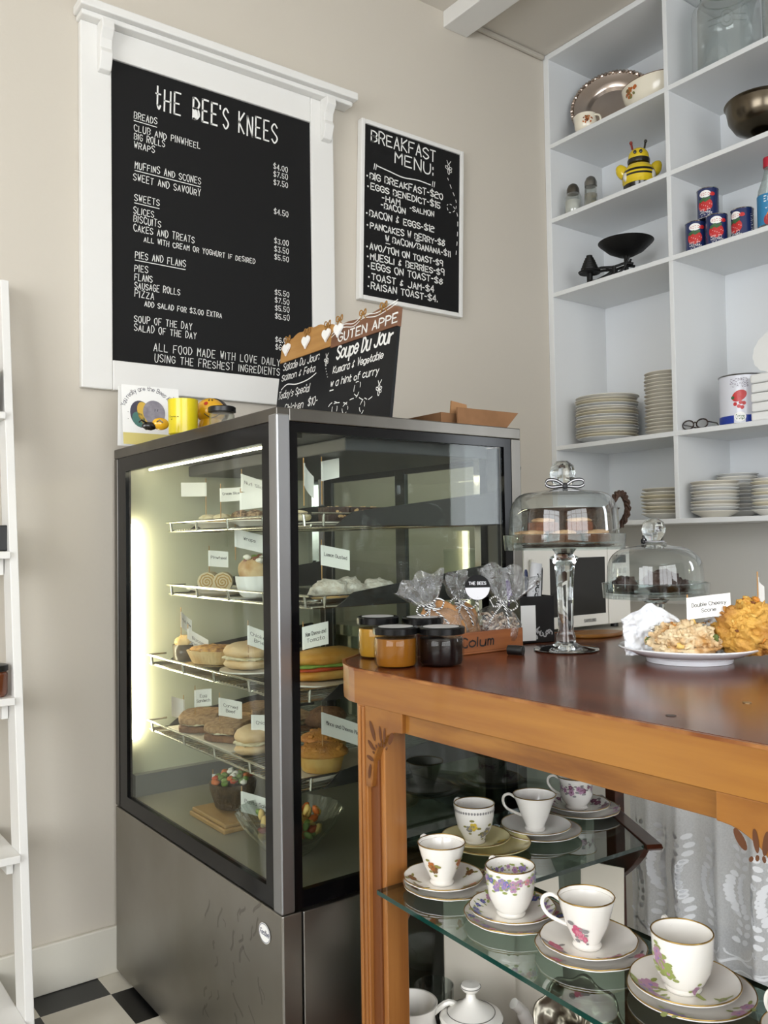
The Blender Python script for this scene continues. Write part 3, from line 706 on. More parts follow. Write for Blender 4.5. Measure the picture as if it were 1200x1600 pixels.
def pie(loc, label, s=1, seed=0):
    t = thing('pie', label, 'pie', loc, seed)
    MB().lathe([(.040*s, 0), (.043*s, .002), (.052*s, .038), (.05*s, .04)], 40, rf=lambda a, i, z: 1+.012*math.sin(30*a)).build('pastry_case', mat('pie_side', 'e0bb6e', .6, col2='cf9a45', scale=18), t)
    mb = MB(); mb.lathe([(.057*s, .036), (.060*s, .040), (.055*s, .046), (.03*s, .056), (0, .058)], 60, rf=lambda a, i, z: 1+(.03*math.sin(22*a) if i < 3 else 0), cap=False)
    rn = random.Random(seed)
    for k in range(50):
        a = rn.uniform(0, 6.28); r = .05*s*math.sqrt(rn.random()); mb.blob((r*math.cos(a), r*math.sin(a), .050+.006*(1-r/.05)), (.012, .012, .008), .3, 4, 7, 5, seed=k)
    mb.build('crust_lid', crust, t)
pie((1.045, 1.655, A4+.005), 'golden crusted pie at the front of the fourth shelf below the flag', 1, 1)
pie((1.125, 1.765, A4+.005), 'golden crusted pie behind the front pie, partly hidden', 1, 2)
tag(MB().blob((0, 0, .03), (.12, .09, .06), .15, 4, seed=8, flat=-.9).build('bread_loaf', brown_bread, loc=(1.29, 2.02, A4+.002)), 'brown loaf at the back of the fourth shelf behind the post', 'bread')
# deck
tag(MB().box(-.065, .065, -.10, .10, 0, .012).box(-.060, .060, -.095, .095, .012, .022).build('wooden_board', mat('pale_board', 'a98653', .6, col2='96733f', scale=6, stretch=(8, 1, 8)), loc=(1.01, 2.04, A5), bevel=.003), 'pale wooden board lying on the deck of the case', 'board')
sb = thing('salad_bowl', 'dark woven looking bowl heaped with tomato, greens and white cheese', 'salad', (1.03, 2.06, A5+.0225))
MB().lathe([(.03, 0), (.045, .006), (.058, .05), (.060, .068), (.055, .068), (.05, .045), (0, .03)], 40, rf=lambda a, i, z: 1+.02*math.sin(16*a+i*1.5)).build('bowl', mat('dark_basket', '3a2d20', .6, col2='59462f', scale=60, bump=.5, bscale=150), sb)
mb = MB(); rn = random.Random(9)
for k in range(46):
    a = rn.uniform(0, 6.28); r = .05*math.sqrt(rn.random()); mb.slot(rn.choice([0, 0, 1, 2, 3])).blob((r*math.cos(a), r*math.sin(a), .074+.02*(1-r/.05)+rn.uniform(-.004, .006)), (.02, .016, .014), .35, 4, 8, 6, seed=k)
mb.build('salad', [greens, tomato, feta, orange_veg], sb)
cb = thing('crystal_bowl', 'cut crystal bowl of pasta salad on the deck behind the corner post', 'salad bowl', (1.01, 1.74, A5+.001))
mb = MB(); mb.lathe([(.045, 0), (.05, .004), (.075, .03), (.105, .070), (.118, .096), (.114, .097), (.10, .070), (.07, .034), (0, .012)], 96, rf=lambda a, i, z: 1+(.045*abs(math.sin(12*a)) if i in (3, 4, 5) else .012*math.sin(24*a)))
mb.build('bowl', thin_glass('crystal', 'f2f5f3', .10, .6, power=2.2), cb)
mb = MB()
for k in range(110):
    a = rn.uniform(0, 6.28); r = .068*math.sqrt(rn.random()); mb.slot(rn.choice([0, 0, 0, 1, 2, 3])).blob((r*math.cos(a), r*math.sin(a), .035+.055*(rn.random())), (.028, .015, .015), .3, 4, 8, 6, seed=k, rot=(rn.random()*3, rn.random()*3, 0))
mb.build('salad', [pasta, orange_veg, greens, tomato], cb)
# flags
FX = [
(at(322, 800, 'X', 1.08), .085, .070, .040, -1, ['', ''], 'blank pale flag above the cream slices, leftmost on the top shelf', -30, 0),
(at(345, 803, 'X', 1.03), .068, .055, .036, 1, ['Cream Slice'], 'upright white flag second from the left on the top shelf', -30, 3),
(at(378, 800, 'X', 1.04), .098, .068, .045, 1, ['Nut Slice'], 'tall tilted white flag above the nut slices on the top shelf', -25, -18),
(at(376, 803, 'X', 1.00), .052, .062, .042, 1, ['', ''], 'low white flag leaning on the nut coated slices', -25, 6),
(at(475, 782, 'X', 1.03), .085, .035, .052, 1, [''], 'narrow flag turned edge-on beside the chocolate slices', 20, -40),
(at(503, 780, 'X', 1.09), .088, .046, .046, 1, [''], 'white flag bent over the left end of the chocolate slices', -5, 12),
(at(327, 893, 'X', 1.005), .056, .050, .042, 1, ['Pinwheel'], 'white flag stuck in the pinwheel sandwiches', -30, -5),
(at(368, 868, 'X', 1.02), .068, .072, .046, 1, ['Wraps'], 'long white flag over the tortilla wrap', -28, -14),
(at(503, 905, 'X', 1.07), .078, .064, .046, 1, ['Lemon Dusted'], 'white flag in the sugar dusted cakes', -30, -12),
(at(283, 990, 'X', 1.01), .062, .035, .044, 1, ['Pot Pie'], 'narrow flag stuck in the ramekin pastry', 10, -38),
(at(294, 1020, 'X', 1.02), .068, .056, .050, 1, ['Bacon', 'and Egg'], 'slanted white flag over the front quiche', -20, -32),
(at(388, 1020, 'X', 1.02), .068, .056, .048, 1, ['Chicken', 'Brie'], 'slanted white flag in the floury white roll', -22, -22),
(at(474, 1022, 'X', 1.045), .062, .058, .052, 1, ['Ham Cheese and', 'Tomato'], 'white flag above the golden filled baguette', -35, 12),
(at(287, 1128, 'X', 1.00), .062, .040, .054, -1, [''], 'grey flag seen from behind at the far end of the fourth shelf', 10, 20),
(at(305, 1112, 'X', 1.00), .058, .044, .046, 1, ['Egg', 'Sandwich'], 'upright white flag in the farthest brown bread sandwich', -25, 3),
(at(343, 1125, 'X', 1.01), .058, .058, .046, 1, ['Corned', 'Beef'], 'slanted white flag in the middle brown bread sandwich', -25, -14),
(at(394, 1155, 'X', .99), .058, .060, .044, 1, ['Chicken'], 'white flag partly behind the corner post on the fourth shelf', -25, -6),
(at(504, 1170, 'X', 1.035), .080, .088, .048, 1, ['Mince and Cheese Pie'], 'long tilted white flag in the front pie', -30, -20),
(at(333, 1242, 'X', 1.07), .058, .064, .050, 1, ['Roast Vegetable', 'Salad'], 'white flag in the dark salad bowl', -32, -3),
(at(378, 1275, 'X', .955), .058, .072, .048, 1, ['Pasta Salad'], 'slanted white flag in the pasta salad', -28, -20),
]
for p, h, w, ch, sd, ls, lb, rz, tl in FX:
    flag(p, h, w, ch, sd, [l for l in ls if l], lb, rz, tl)

# ---------------------------------------------------------------- on top of the display case
def arc_heart(cu, cv, s, n=28):
    out = []
    for k in range(n):
        t = 2*PI*k/n
        out.append((cu+s*(16*math.sin(t)**3)/16, cv+s*(13*math.cos(t)-5*math.cos(2*t)-2*math.cos(3*t)-math.cos(4*t))/16))
    return out
honey_wood = mat('honey_wood', 'b88a4e', .6, col2='a97a40', scale=6, stretch=(3, 1, 9))
brown_wood = mat('brown_sign_wood', '7d553c', .6, col2='6b4732', scale=7, stretch=(3, 1, 12))
twine = mat('jute_twine', '9a7138', .85)
slate_gloss = mat('sign_chalkboard', '0d0f13', .4, spec=.25)
def counter_sign(x, y_left, wdt, hgt, hb, lean, head_m, label, wave):
    sg = thing('chalkboard_sign', label, 'sign', (x, y_left, CZ+.001))
    sl, cl = math.sin(lean), math.cos(lean)
    F = lambda u, v, w=0: (sl*v-cl*w, -u, cl*v+sl*w)
    MB().prism([(0, 0), (wdt, 0), (wdt, hb), (0, hb)], F, -.008, 0).build('chalkboard', slate_gloss, sg, smooth=False)
    top = [(wdt, hb), (0, hb)]+[(wdt*k/24, hgt+wave(k/24)) for k in range(25)]
    MB().prism(top, F, -.010, .003).build('header', head_m, sg, smooth=False, bevel=.0012)
    return sg, F
soup, F1 = counter_sign(1.185, 1.852, .280, .262, .222, .13, brown_wood, 'brown topped chalkboard sign chalked Soupe Du Jour, standing on the case', lambda t: .014*math.sin(t*PI)+.006*math.sin(t*3*PI)+.006*t)
L1 = lambda u, v: F1(u, v, .0006); H1 = lambda u, v: F1(u, v, .0038)
tz = lambda z: (z-CZ)/math.cos(.13)
rr = random.Random(11)
lt = MB()
def scrib(t, u, z, h, w, wd, F, sl=.15, jt=.25, slope=0):
    for st in text_lines(t, u, tz(z), h, w, jt, sl, rnd=rr): lt.ribbon([(a, b+slope*(a-u)) for a, b in st], wd, F)
scrib('Soupe Du Jour', .03, 1.66, .034, .232, .0055, L1)
scrib('Kumara & Vegetable', .02, 1.626, .018, .212, .0026, L1)
scrib('w a hint of curry', .015, 1.592, .018, .205, .0026, L1); lt.ribbon([(.014, tz(1.582)), (.03, tz(1.582))], .003, L1)
doodle_bee(lt, .228, tz(1.552), .012, L1, .0022)
P = spl([(.0, tz(1.515)), (.02, tz(1.545)), (.05, tz(1.548)), (.055, tz(1.525)), (.035, tz(1.52)), (.04, tz(1.545)), (.09, tz(1.54)), (.105, tz(1.525)), (.09, tz(1.512)), (.08, tz(1.53)), (.11, tz(1.545)), (.14, tz(1.55)), (.15, tz(1.58)), (.13, tz(1.585)), (.125, tz(1.56)), (.15, tz(1.545)), (.175, tz(1.53)), (.168, tz(1.505)), (.155, tz(1.52)), (.17, tz(1.54)), (.19, tz(1.535)), (.215, tz(1.545))], 6)
for i in range(0, len(P)-3, 5): lt.ribbon(P[i:i+4], .0022, L1)
for st in text_lines('GUTEN APPE', .035, tz(1.703), .022, .245, 0, 0): lt.ribbon(st, .0034, H1)
for st in text_lines('GUTEN APPE', .0375, tz(1.704), .019, .245, 0, 0): lt.ribbon(st, .0012, H1)
for off in (0, .008): lt.ribbon(spl([(.002, tz(1.722)+off), (.05, tz(1.737)+off), (.1, tz(1.73)+off), (.14, tz(1.742)+off), (.2, tz(1.735)+off), (.276, tz(1.748)+off)], 6), .0022, H1)
for k in range(5): lt.ribbon([(.012+.009*k, tz(1.738)), (.016+.009*k, tz(1.75)), (.02+.009*k, tz(1.738))], .0015, H1)
lt.build('lettering', chalk, soup, smooth=False)
salad, F2 = counter_sign(1.205, 2.147, .285, .285, .236, .13, honey_wood, 'honey wood topped chalkboard sign with white hearts, behind the soup sign', lambda t: .022*math.sin(t*PI)+.006*abs(math.sin(t*5*PI)))
L1b = lambda u, v: F2(u, v, .0006)
lt = MB()
scrib('Salade Du Jour:', .018, 1.684, .020, .190, .0024, L1b)
scrib('Salmon & Feta', .016, 1.655, .018, .175, .0024, L1b)
lt.ribbon(spl([(.02, tz(1.63)), (.05, tz(1.641)), (.10, tz(1.634)), (.16, tz(1.637)), (.20, tz(1.648))], 6), .003, L1b)
scrib("Today's Special", .008, 1.604, .020, .165, .0024, L1b)
scrib('Chicken  $10-', .05, 1.562, .02, .17, .0026, L1b)
doodle_bee(lt, .245, tz(1.672), .011, L1b, .002)
for k in range(4): lt.disc(.247+.004*k, tz(1.652-.008*k), .0016, .0016, L1b)
lt.build('lettering', chalk, salad, smooth=False)
def bow(mb, F, u, v, s):
    for sg in (-1, 1):
        mb.tube([F(u+sg*s*(.9*math.sin(t)), v+s*.45*math.sin(2*t)*1.0+s*.2, .004+.003*math.sin(t)) for t in [PI*k/12 for k in range(13)]], .0016, 5)
        mb.tube([F(u, v, .005), F(u+sg*s*.5, v-s*.6, .006), F(u+sg*s*.9, v-s*1.0, .004)], .0015, 5)
    mb.tube([F(u-.003, v, .006), F(u+.003, v, .006)], .004, 6)
for (u, v, F, par) in ((.036, tz(1.747), F2, salad), (.14, tz(1.748), F2, salad), (.243, tz(1.746), F2, salad), (.036, tz(1.738), F1, soup)):
    MB().prism(arc_heart(u, v-.004, .0195), F, .005, .010).build('heart', paper, par, smooth=False, bevel=.001)
    mb = MB(); bow(mb, F, u, v+.023, .016); mb.build('twine_bow', twine, par)
for u, v in ((.14, tz(1.753)), (.225, tz(1.752))):
    mb = MB(); bow(mb, F1, u, v, .015); mb.build('twine_bow', twine, soup)
# greeting card
gc = thing('greeting_card', 'white greeting card with a round bumblebee picture, standing on the left end of the case', 'card', (0, 0, 0))
P0 = at(193, 690, 'Y', 2.30); P1 = at(283, 690, 'Y', 2.30)
gc.location = (P0.x, 2.30, CZ+.001); gw = P1.x-P0.x; gh = .165
G = lambda u, v, w=0: (u, .10*v-w, v)
MB().prism([(0, 0), (gw, 0), (gw, gh), (0, gh)], G, -.001, 0).prism([(0, 0), (gw, 0), (gw, gh*.99), (0, gh*.99)], lambda u, v, w: (u, .045-.10*v*.4+w, v), 0, .001).build('card', paper, gc, smooth=False)
art = MB(); G1 = lambda u, v: G(u, v, .0006); G2 = lambda u, v: G(u, v, .0009); G3 = lambda u, v: G(u, v, .0012)
art.slot(4).poly([(0, 0), (gw, 0), (gw, .032), (0, .032)], G1)
art.slot(0).disc(.052, .085, .030, .038, G1, .2, 24); art.slot(3).disc(.045, .070, .017, .022, G2, .5, 16)
art.slot(1).disc(.064, .085, .020, .036, G2, .35, 22); art.slot(2).disc(.090, .092, .032, .034, G3, .1, 26)
art.slot(0)
for u in (.092, .10): art.ribbon([(u, .096), (u+.001, .102)], .0016, lambda a, b: G(a, b, .0015))
T = text_lines('You really are the Bees Knees', 0, 0, .012, .20, .2)
for st in T:
    Q = []
    for a, b in st:
        th = PI*.93-(a/.20)*PI*.86; R = .062+b; Q.append((.076+R*math.cos(th)*1.12, .092+R*math.sin(th)*.98))
    art.ribbon(Q, .0012, G1)
rn = random.Random(4)
for k in range(34):
    u, v = rn.uniform(.006, gw-.006), rn.uniform(.045, .155)
    if math.hypot(u-.07, v-.09) > .052: art.disc(u, v, .0012, .0012, G1, n=6)
art.build('picture', [mat('ink_violet', '4a4756', .8), mat('wash_yellow', 'd8b24c', .8), mat('wash_grey', '9b97a0', .8, col2='85818c', scale=60), mat('wash_teal', '4f7a72', .8), mat('wash_straw', 'd7c97e', .8)], gc, smooth=False)
# yellow mug
pm = at(286, 650, 'Y', 2.06)
mg = thing('mug', 'bright yellow mug with small dark writing in front of the greeting card', 'mug', (pm.x, 2.06, CZ+.001))
MB().lathe([(.0, .002), (.030, 0), (.036, .004), (.0375, .09), (.0345, .09), (.033, .01), (0, .008)], 40).build('body', mat('mug_yellow', 'e3cf1d', .3, coat=.3), mg)
mb = MB()
for st in text_lines('Mornin', -.5, .037, .012, .75, .2): mb.ribbon(st, .0016, lambda u, v: (.0378*math.cos(-PI/2-.95+u*1.0), .0378*math.sin(-PI/2-.95+u*1.0), v))
mb.v = [(x, y, z) for x, y, z in mb.v]; mb.build('lettering', ink, mg, smooth=False)
mb = MB(); mb.tube([(.034*math.cos(.6)+.026*math.sin(t)*math.cos(.6), .034*math.sin(.6)+.026*math.sin(t)*math.sin(.6), .047+.026*math.cos(t)) for t in [PI*k/12 for k in range(13)]], .005, 8); mb.build('handle', mat('mug_yellow', 'e3cf1d'), mg)
# smiling yellow ornament
pb = at(329, 645, 'Y', 2.09)
yb = thing('bee_ornament', 'round smiling yellow bee ornament with red cheeks beside the mug', 'ornament', (pb.x, 2.09, CZ+.001))
bee_y = mat('bee_yellow', 'e0a91c', .22, coat=.5); bee_k = mat('bee_black', '17120e', .25, coat=.4)
mb = MB().blob((0, 0, .072), (.078, .07, .07), 0, seg=32, rings=20)
mb.build('head', bee_y, yb)
MB().blob((.018, .016, .074), (.082, .066, .073), 0, seg=28, rings=16).build('back', bee_k, yb)
MB().lathe([(.026, 0), (.032, .004), (.034, .03), (.028, .05)], 30).slot(1).lathe([(.0345, .008), (.0355, .013), (.0345, .018)], 30, cap=False).build('body', [bee_y, bee_k], yb)
def on_ball(c, r, az, el): return Vector((c[0]+r[0]*math.cos(el)*math.sin(az), c[1]-r[1]*math.cos(el)*math.cos(az), c[2]+r[2]*math.sin(el)))
fc = MB(); cc = (0, 0, .072); rb = (.0395, .0355, .0355)
for az, el, s, sl in ((-.75, .5, .16, 0), (.25, .22, .15, 1)):
    fc.slot(sl).poly([(az+s*math.cos(2*PI*k/16), el+s*math.sin(2*PI*k/16)) for k in range(16)], lambda u, v: on_ball(cc, rb, u, v))
fc.slot(2).tube([on_ball(cc, rb, -.85+1.1*k/12, -.28-.32*math.sin(PI*k/12)) for k in range(13)], .0011, 5)
for az in (-.55, -.25): fc.tube([on_ball(cc, rb, az, .75), on_ball(cc, rb, az+.02, .9)], .0016, 5)
fc.build('face', [mat('cheek_red', 'b8321e', .4), mat('cheek_pink', 'cf6f48', .4), ink], yb)
# small jar with a black lid, and small bee figure
pj = at(347, 650, 'Y', 1.96)
jr = thing('small_jar', 'small glass jar with a flat black lid beside the bee ornament on the case', 'jar', (pj.x, 1.96, CZ+.001))
MB().lathe([(.028, 0), (.031, .004), (.031, .044), (.027, .05)], 32).build('glass', thin_glass('jar_clear', 'f0f4f2', .1, .9, power=2.5, body=.12, bodycol='cfcabb'), jr)
MB().lathe([(.031, .05), (.034, .051), (.034, .062), (.031, .064)], 32).build('lid', black_plastic, jr)
ps = at(247, 680, 'Y', 2.0)
bf = thing('bee_figure', 'tiny yellow bee figure lying in front of the greeting card', 'ornament', (ps.x, 2.0, CZ+.001))
MB().blob((.006, 0, .017), (.042, .03, .03), 0, seg=20).build('body', bee_y, bf)
mb = MB().blob((-.022, 0, .010), (.036, .02, .02), .1, 3); mb.tube([(-.03, -.006, .016), (-.045, -.008, .022), (-.05, -.006, .016)], .0022, 6); mb.tube([(-.008, -.012, .02), (-.002, -.016, .024), (.006, -.016, .018)], .0016, 5); mb.build('wing', bee_k, bf)
# cardboard box and black stand at the right end
bxp = thing('cardboard_box', 'open brown cardboard box at the right end of the case top', 'box', (1.50, 1.72, CZ+.001))
mb = MB()
for b in ((-.12, .035, -.10, -.097, 0, .04), (-.12, -.117, -.097, .1, 0, .04), (.032, .035, -.097, .1, 0, .04), (-.12, .035, .097, .1, 0, .04), (-.12, .035, -.1, .1, 0, .003)): mb.box(*b)
mb.build('tray', card_brown, bxp, smooth=False)
mb = MB(); mb.prism([(-.095, .0), (.06, -.0), (.125, .053), (-.085, .052)], lambda u, v, w: (u, -.13-w+v*.25, v+.0), 0, .004)
o = mb.build('flap', card_brown, bxp, smooth=False)
mb = MB(); mb.prism([(-.088, .0), (-.02, .0), (-.03, .066), (-.08, .072)], lambda u, v, w: (u, -.09-w, v), 0, .004); mb.build('flap', mat('cardboard_light', 'a0764f', .85), bxp, smooth=False)
st = thing('wire_stand', 'black metal stand showing behind the cardboard box', 'stand', (1.52, 2.02, CZ+.001))
q0 = at(707, 645, 'Y', 2.02); q1 = at(774, 645, 'Y', 2.02)
a, b_ = q0.x-1.52, q1.x-1.52; zt = q0.z-CZ
mb = MB(); mb.tube([(a-.02, 0, .004), (a, 0, .004), (a, 0, zt-.012), (a, 0, zt)], .004, 6); mb.tube([(b_, 0, zt-.03), (b_, .01, .004), (-.02, .01, .004)], .004, 6); mb.build('leg', black_plastic, st)
MB().box(a-.004, b_+.004, -.02, .02, zt-.022, zt).build('tray', black_plastic, st, smooth=False, bevel=.003)
# cord down the right side of the case
cdn = thing('power_cord', 'black power cord hanging down the right side of the case', 'cord', (1.562, 1.56, 1.38))
MB().cbox((.012, 0, 0), (.022, .014, .012), (0, .2, 0)).build('plug', black_plastic, cdn, bevel=.002)
MB().tube([(.016, 0, -.004), (.014, 0, -.05), (.006, 0, -.12), (.004, 0, -.25), (.006, .02, -.45), (.02, .04, -.75), (.02, .05, -1.2), (.05, .1, -1.37)], .003, 6).build('cable', black_plastic, cdn)

# ---------------------------------------------------------------- ladder shelf on the left
ld = thing('ladder_shelf', 'white leaning ladder shelf at the left edge of the room', 'shelves', (0, 0, 0))
ld.location = (.56, 2.3, 0)
lx, ly = .56, 2.3
def edgeY(z): return 2.395-(1.863-z)*.131     # front edge of the leaning stile
for x in (.545, -.10):
    mb = MB(); mb.prism([(edgeY(0)-ly, 0), (edgeY(1.9)-ly, 1.9), (min(edgeY(1.9)+.06, YW-.002)-ly, 1.905), (edgeY(0)+.085-ly, 0)], lambda u, v, w: (x-lx+w, u, v), 0, .021)
    mb.build('stile', white_paint, ld, smooth=False, bevel=.002)
for z in (1.545, 1.19, .835, .47, .10):
    MB().box(-.08-lx, .545-lx, edgeY(z)-.012-ly, YW-.002-ly, z-.018, z).build('shelf', white_paint, ld, smooth=False, bevel=.0015)
    for x in (.527, -.08): MB().box(x-lx, x+.016-lx, edgeY(z)+.05-ly, YW-.002-ly, z-.06, z-.019).build('rail', white_paint, ld, smooth=False, bevel=.0015)
for z, px_, lab, col, hh, r in ((1.546, -8, 'dark jar at the photo edge on the upper ladder shelf', '3a2620', .11, .04), (.836, 1, 'brown jar with a black lid on the middle ladder shelf', '6b3a22', .075, .036)):
    yj = 2.385 if z > 1 else 2.30; p = Vector((.497 if z > 1 else .503, yj, z)); t = thing('preserve_jar', lab, 'jar', (p.x, yj, z+.001))
    MB().lathe([(r*.9, 0), (r, .006), (r, hh*.72), (r*.88, hh*.8)], 32).build('glass', mat('jar_'+col, col, .12, coat=.5), t)
    MB().lathe([(r*.95, hh*.8), (r*1.02, hh*.82), (r*1.02, hh), (r*.9, hh*1.02)], 32).build('lid', black_plastic, t)
p = at(3, 840, 'Y', 2.36); t = thing('gift_box', 'black box with a small white mark on the second ladder shelf', 'box', (p.x, 2.36, 1.191))
MB().box(-.05, .022, -.03, .05, 0, .065).build('box', black_plastic, t, smooth=False, bevel=.003)
MB().poly([(.008, .035), (.016, .035), (.012, .05)], lambda u, v: (u, -.0306, v)).build('mark', paper, t, smooth=False)

# ---------------------------------------------------------------- things in the box shelving
s1, s2, s3, s4, sB = (ZS[k]+.0006 for k in ('s1', 's2', 's3', 's4', 'b'))
tray_m = mat('tarnished_silver', 'd6c8be', .16, 1, col2='bcaca0', scale=4, rough2=.28)
silver_d = mat('dark_silver', '6f6658', .2, 1, col2='4b443a', scale=6, rough2=.3)
# oval silver tray leaning at the back
trc = Vector((2.885, 2.262, s1+.003)); dv = Vector((.19, -.29, 0)).normalized(); nv = Vector((-.29, -.19, 0)).normalized()
lean = .20
upv = (Vector((0, 0, 1))*math.cos(lean) - nv*math.sin(lean)); nn = nv*math.cos(lean)+Vector((0, 0, 1))*math.sin(lean)
trx = Matrix((dv, upv, nn)).transposed().to_4x4()
t = thing('silver_tray', 'large oval tarnished silver tray leaning at the back of the top left cubby', 'tray', trc)
RX, RY = .168, .150
mb = MB().lathe([(0, -.010), (.56, -.010), (.62, -.002), (.66, .004), (.80, .008), (.95, .018), (1.0, .021), (1.0, .016), (.9, .010), (.62, -.012), (0, -.014)], 64, cap=False)
mb.v = [tuple(trx @ Vector((x*RX, y*RY+RY, z))) for x, y, z in mb.v]; mb.build('tray', tray_m, t)
mb = MB()
for k in range(72):
    a = 2*PI*k/72; mb.blob(trx @ Vector((RX*math.cos(a), RY+RY*math.sin(a), .018)), (.018, .018, .018), .3, 4, 6, 5, seed=k % 5)
mb.build('beaded_rim', tray_m, t)
# flower-decorated china
flower_o = mat('decal_orange', 'b8642a', .3); flower_b = mat('decal_brown', '6d3a1d', .3); leaf_d = mat('decal_leaf', '7d7a45', .3)
def prof_at(prof, z):
    for (r0, z0), (r1, z1) in zip(prof, prof[1:]):
        if z0 <= z <= z1 and z1 > z0: return r0+(r1-r0)*(z-z0)/(z1-z0)
    return prof[-1][0]
def surf(prof, off=.0006):
    return lambda a, z: ((prof_at(prof, z)+off)*math.cos(a), (prof_at(prof, z)+off)*math.sin(a), z)
def bouquet(mb, F, a, z, s, r, slots, n=16, seed=1):
    rn = random.Random(seed)
    for k in range(n):
        q = rn.random()**.6; t_ = rn.uniform(0, 6.28)
        mb.slot(rn.choice(slots)).disc(a+s*q*math.cos(t_)/r, z+s*q*.8*math.sin(t_), rn.uniform(.12, .26)*s, rn.uniform(.12, .22)*s, F, rn.uniform(0, 3), 8, 1/r)
cream_china = mat('cream_china', 'e9e2d0', .2, coat=.4)
cr = thing('creamer', 'small cream china creamer with orange flowers in the top left cubby', 'creamer', (2.765, 2.305, s1))
OP = [(.028, .004), (.036, .010), (.045, .028), (.046, .048), (.042, .066), (.044, .078)]
mb = MB().lathe([(0, .002), (.026, 0)]+OP+[(.041, .078), (.039, .066), (.043, .045), (.03, .012), (0, .008)], 44, rf=lambda a, i, z: 1+(.18*max(0, math.cos(a-1.9))**6 if z > .06 else 0))
bouquet(mb, surf(OP, .001), -2.35, .048, .022, .045, [1, 1, 2, 3], 22, 4); mb.build('body', [cream_china, flower_o, flower_b, leaf_d], cr)
mb = MB(); d_ = Vector((.15, -1, 0)).normalized()
mb.tube([d_*(.042+.026*math.sin(q))+Vector((0, 0, .046+.024*math.cos(q))) for q in [PI*k/12 for k in range(13)]], .004, 8); mb.build('handle', cream_china, cr)
tp_ = thing('gravy_boat', 'long cream china serving boat with orange flowers, cut off by the shelf divider', 'serving dish', (2.80, 2.022, s1))
OP = [(.045, .006), (.065, .022), (.082, .05), (.089, .078), (.092, .100)]
EL = 1.28
mb = MB().lathe([(0, .002), (.040, 0)]+OP+[(.089, .101), (.085, .078), (.04, .012), (0, .010)], 56)
fo = surf(OP, .0012); bouquet(mb, fo, 2.75, .068, .030, .085, [1, 1, 2, 3], 26, 7)
mb.v = [(x*.78, y*EL, z) for x, y, z in mb.v]
mb.build('body', [cream_china, flower_o, flower_b, leaf_d], tp_)
mb = MB().ring(.0905, .1008, .0022, 56); mb.v = [(x*.78, y*EL, z) for x, y, z in mb.v]; mb.build('rim', mat('rim_brown', '6b5138', .4), tp_)
# glass jars in the top right cubby
def glass_jar(loc, r, h, label, logo=True):
    t = thing('glass_jar', label, 'jar', loc)
    OPj = [(r*.92, .004), (r, .016), (r, h*.68), (r*.97, h*.74), (r*.72, h*.84), (r*.66, h*.87), (r*.66, h)]
    MB().lathe([(0, .003), (r*.88, 0)]+OPj, 56, cap=False).build('body', thin_glass('jar_glass', 'f3f6f5', .09, .95, power=1.7, body=.05, bodycol='dfe5e4'), t)
    MB().ring(r*.67, h, .004).build('rim', thin_glass('jar_rim_glass', 'e4ebe8', .2, .8, power=1.5), t); MB().ring(r*.70, h*.90, .003).build('collar', MATS['jar_rim_glass'], t)
    if logo:
        F = surf(OPj, .0012); mb = MB(); a0 = -2.55
        k_ = .012
        for u0, u1, v0, v1 in ((-.55, -.15, .06, .085), (.15, .55, .06, .085)):
            z0 = h*.42
            mb.ribbon([(a0+u0, z0), (a0+u1, z0), (a0+u1, z0+.022), (a0+u0, z0+.022), (a0+u0, z0)], .003, lambda u, v: F(u, v))
        mb.ribbon([(a0+.2*math.cos(q), h*.42+.011+.03*math.sin(q)) for q in [2*PI*k/24 for k in range(25)]], .003, F)
        mb.ribbon([(a0+.1*math.cos(q), h*.42+.011+.016*math.sin(q)) for q in [2*PI*k/24 for k in range(25)]], .003, F)
        mb.build('embossed_mark', thin_glass('jar_rim_glass'), t)
    return t
glass_jar((2.83, 1.715, s1), .116, .33, 'big clear glass jar with an embossed mark on its front, top shelf')
glass_jar((2.80, 1.475, s1), .075, .26, 'clear glass jar cut by the photo edge, beside the embossed jar', False)
# salt and pepper
sh_glass = thin_glass('shaker_glass', 'e8ecea', .12, .8, power=2, body=.08, bodycol='d8d8d2')
for nm, lab, x, y, r, h, sq, fill in (('salt_shaker', 'squat round glass salt shaker with a dull metal cap', 2.755, 2.372, .036, .132, 0, 'e8e6e0'), ('pepper_shaker', 'faceted glass pepper shaker with a bright metal cap', 2.762, 2.285, .028, .135, 1, '8f8b80')):
    t = thing(nm, lab, 'shaker', (x, y, s2))
    MB().lathe([(0, .001), (r*.9, 0), (r, .006), (r*.98, h*.55), (r*.8, h*.66), (r*.66, h*.70)] if not sq else [(0, .001), (r, 0), (r*1.02, .006), (r*.86, h*.66), (r*.78, h*.70)], 36 if not sq else 8, cap=False).build('body', sh_glass, t, angle=20 if sq else 35)
    MB().lathe([(0, .004), (r*.88, .004), (r*.88, h*.45), (0, h*.46)], 24).build('filling', mat('shaker_fill_'+fill, fill, .9), t)
    k = .72 if not sq else .88
    MB().lathe([(r*k, h*.69), (r*k, h*.82), (r*k*.92, h*.86), (r*k*.7, h*.95), (r*k*.3, h), (0, h)], 28).build('cap', mat('cap_metal_%d' % sq, '6f6b64' if not sq else '8b8a88', .32, 1), t)
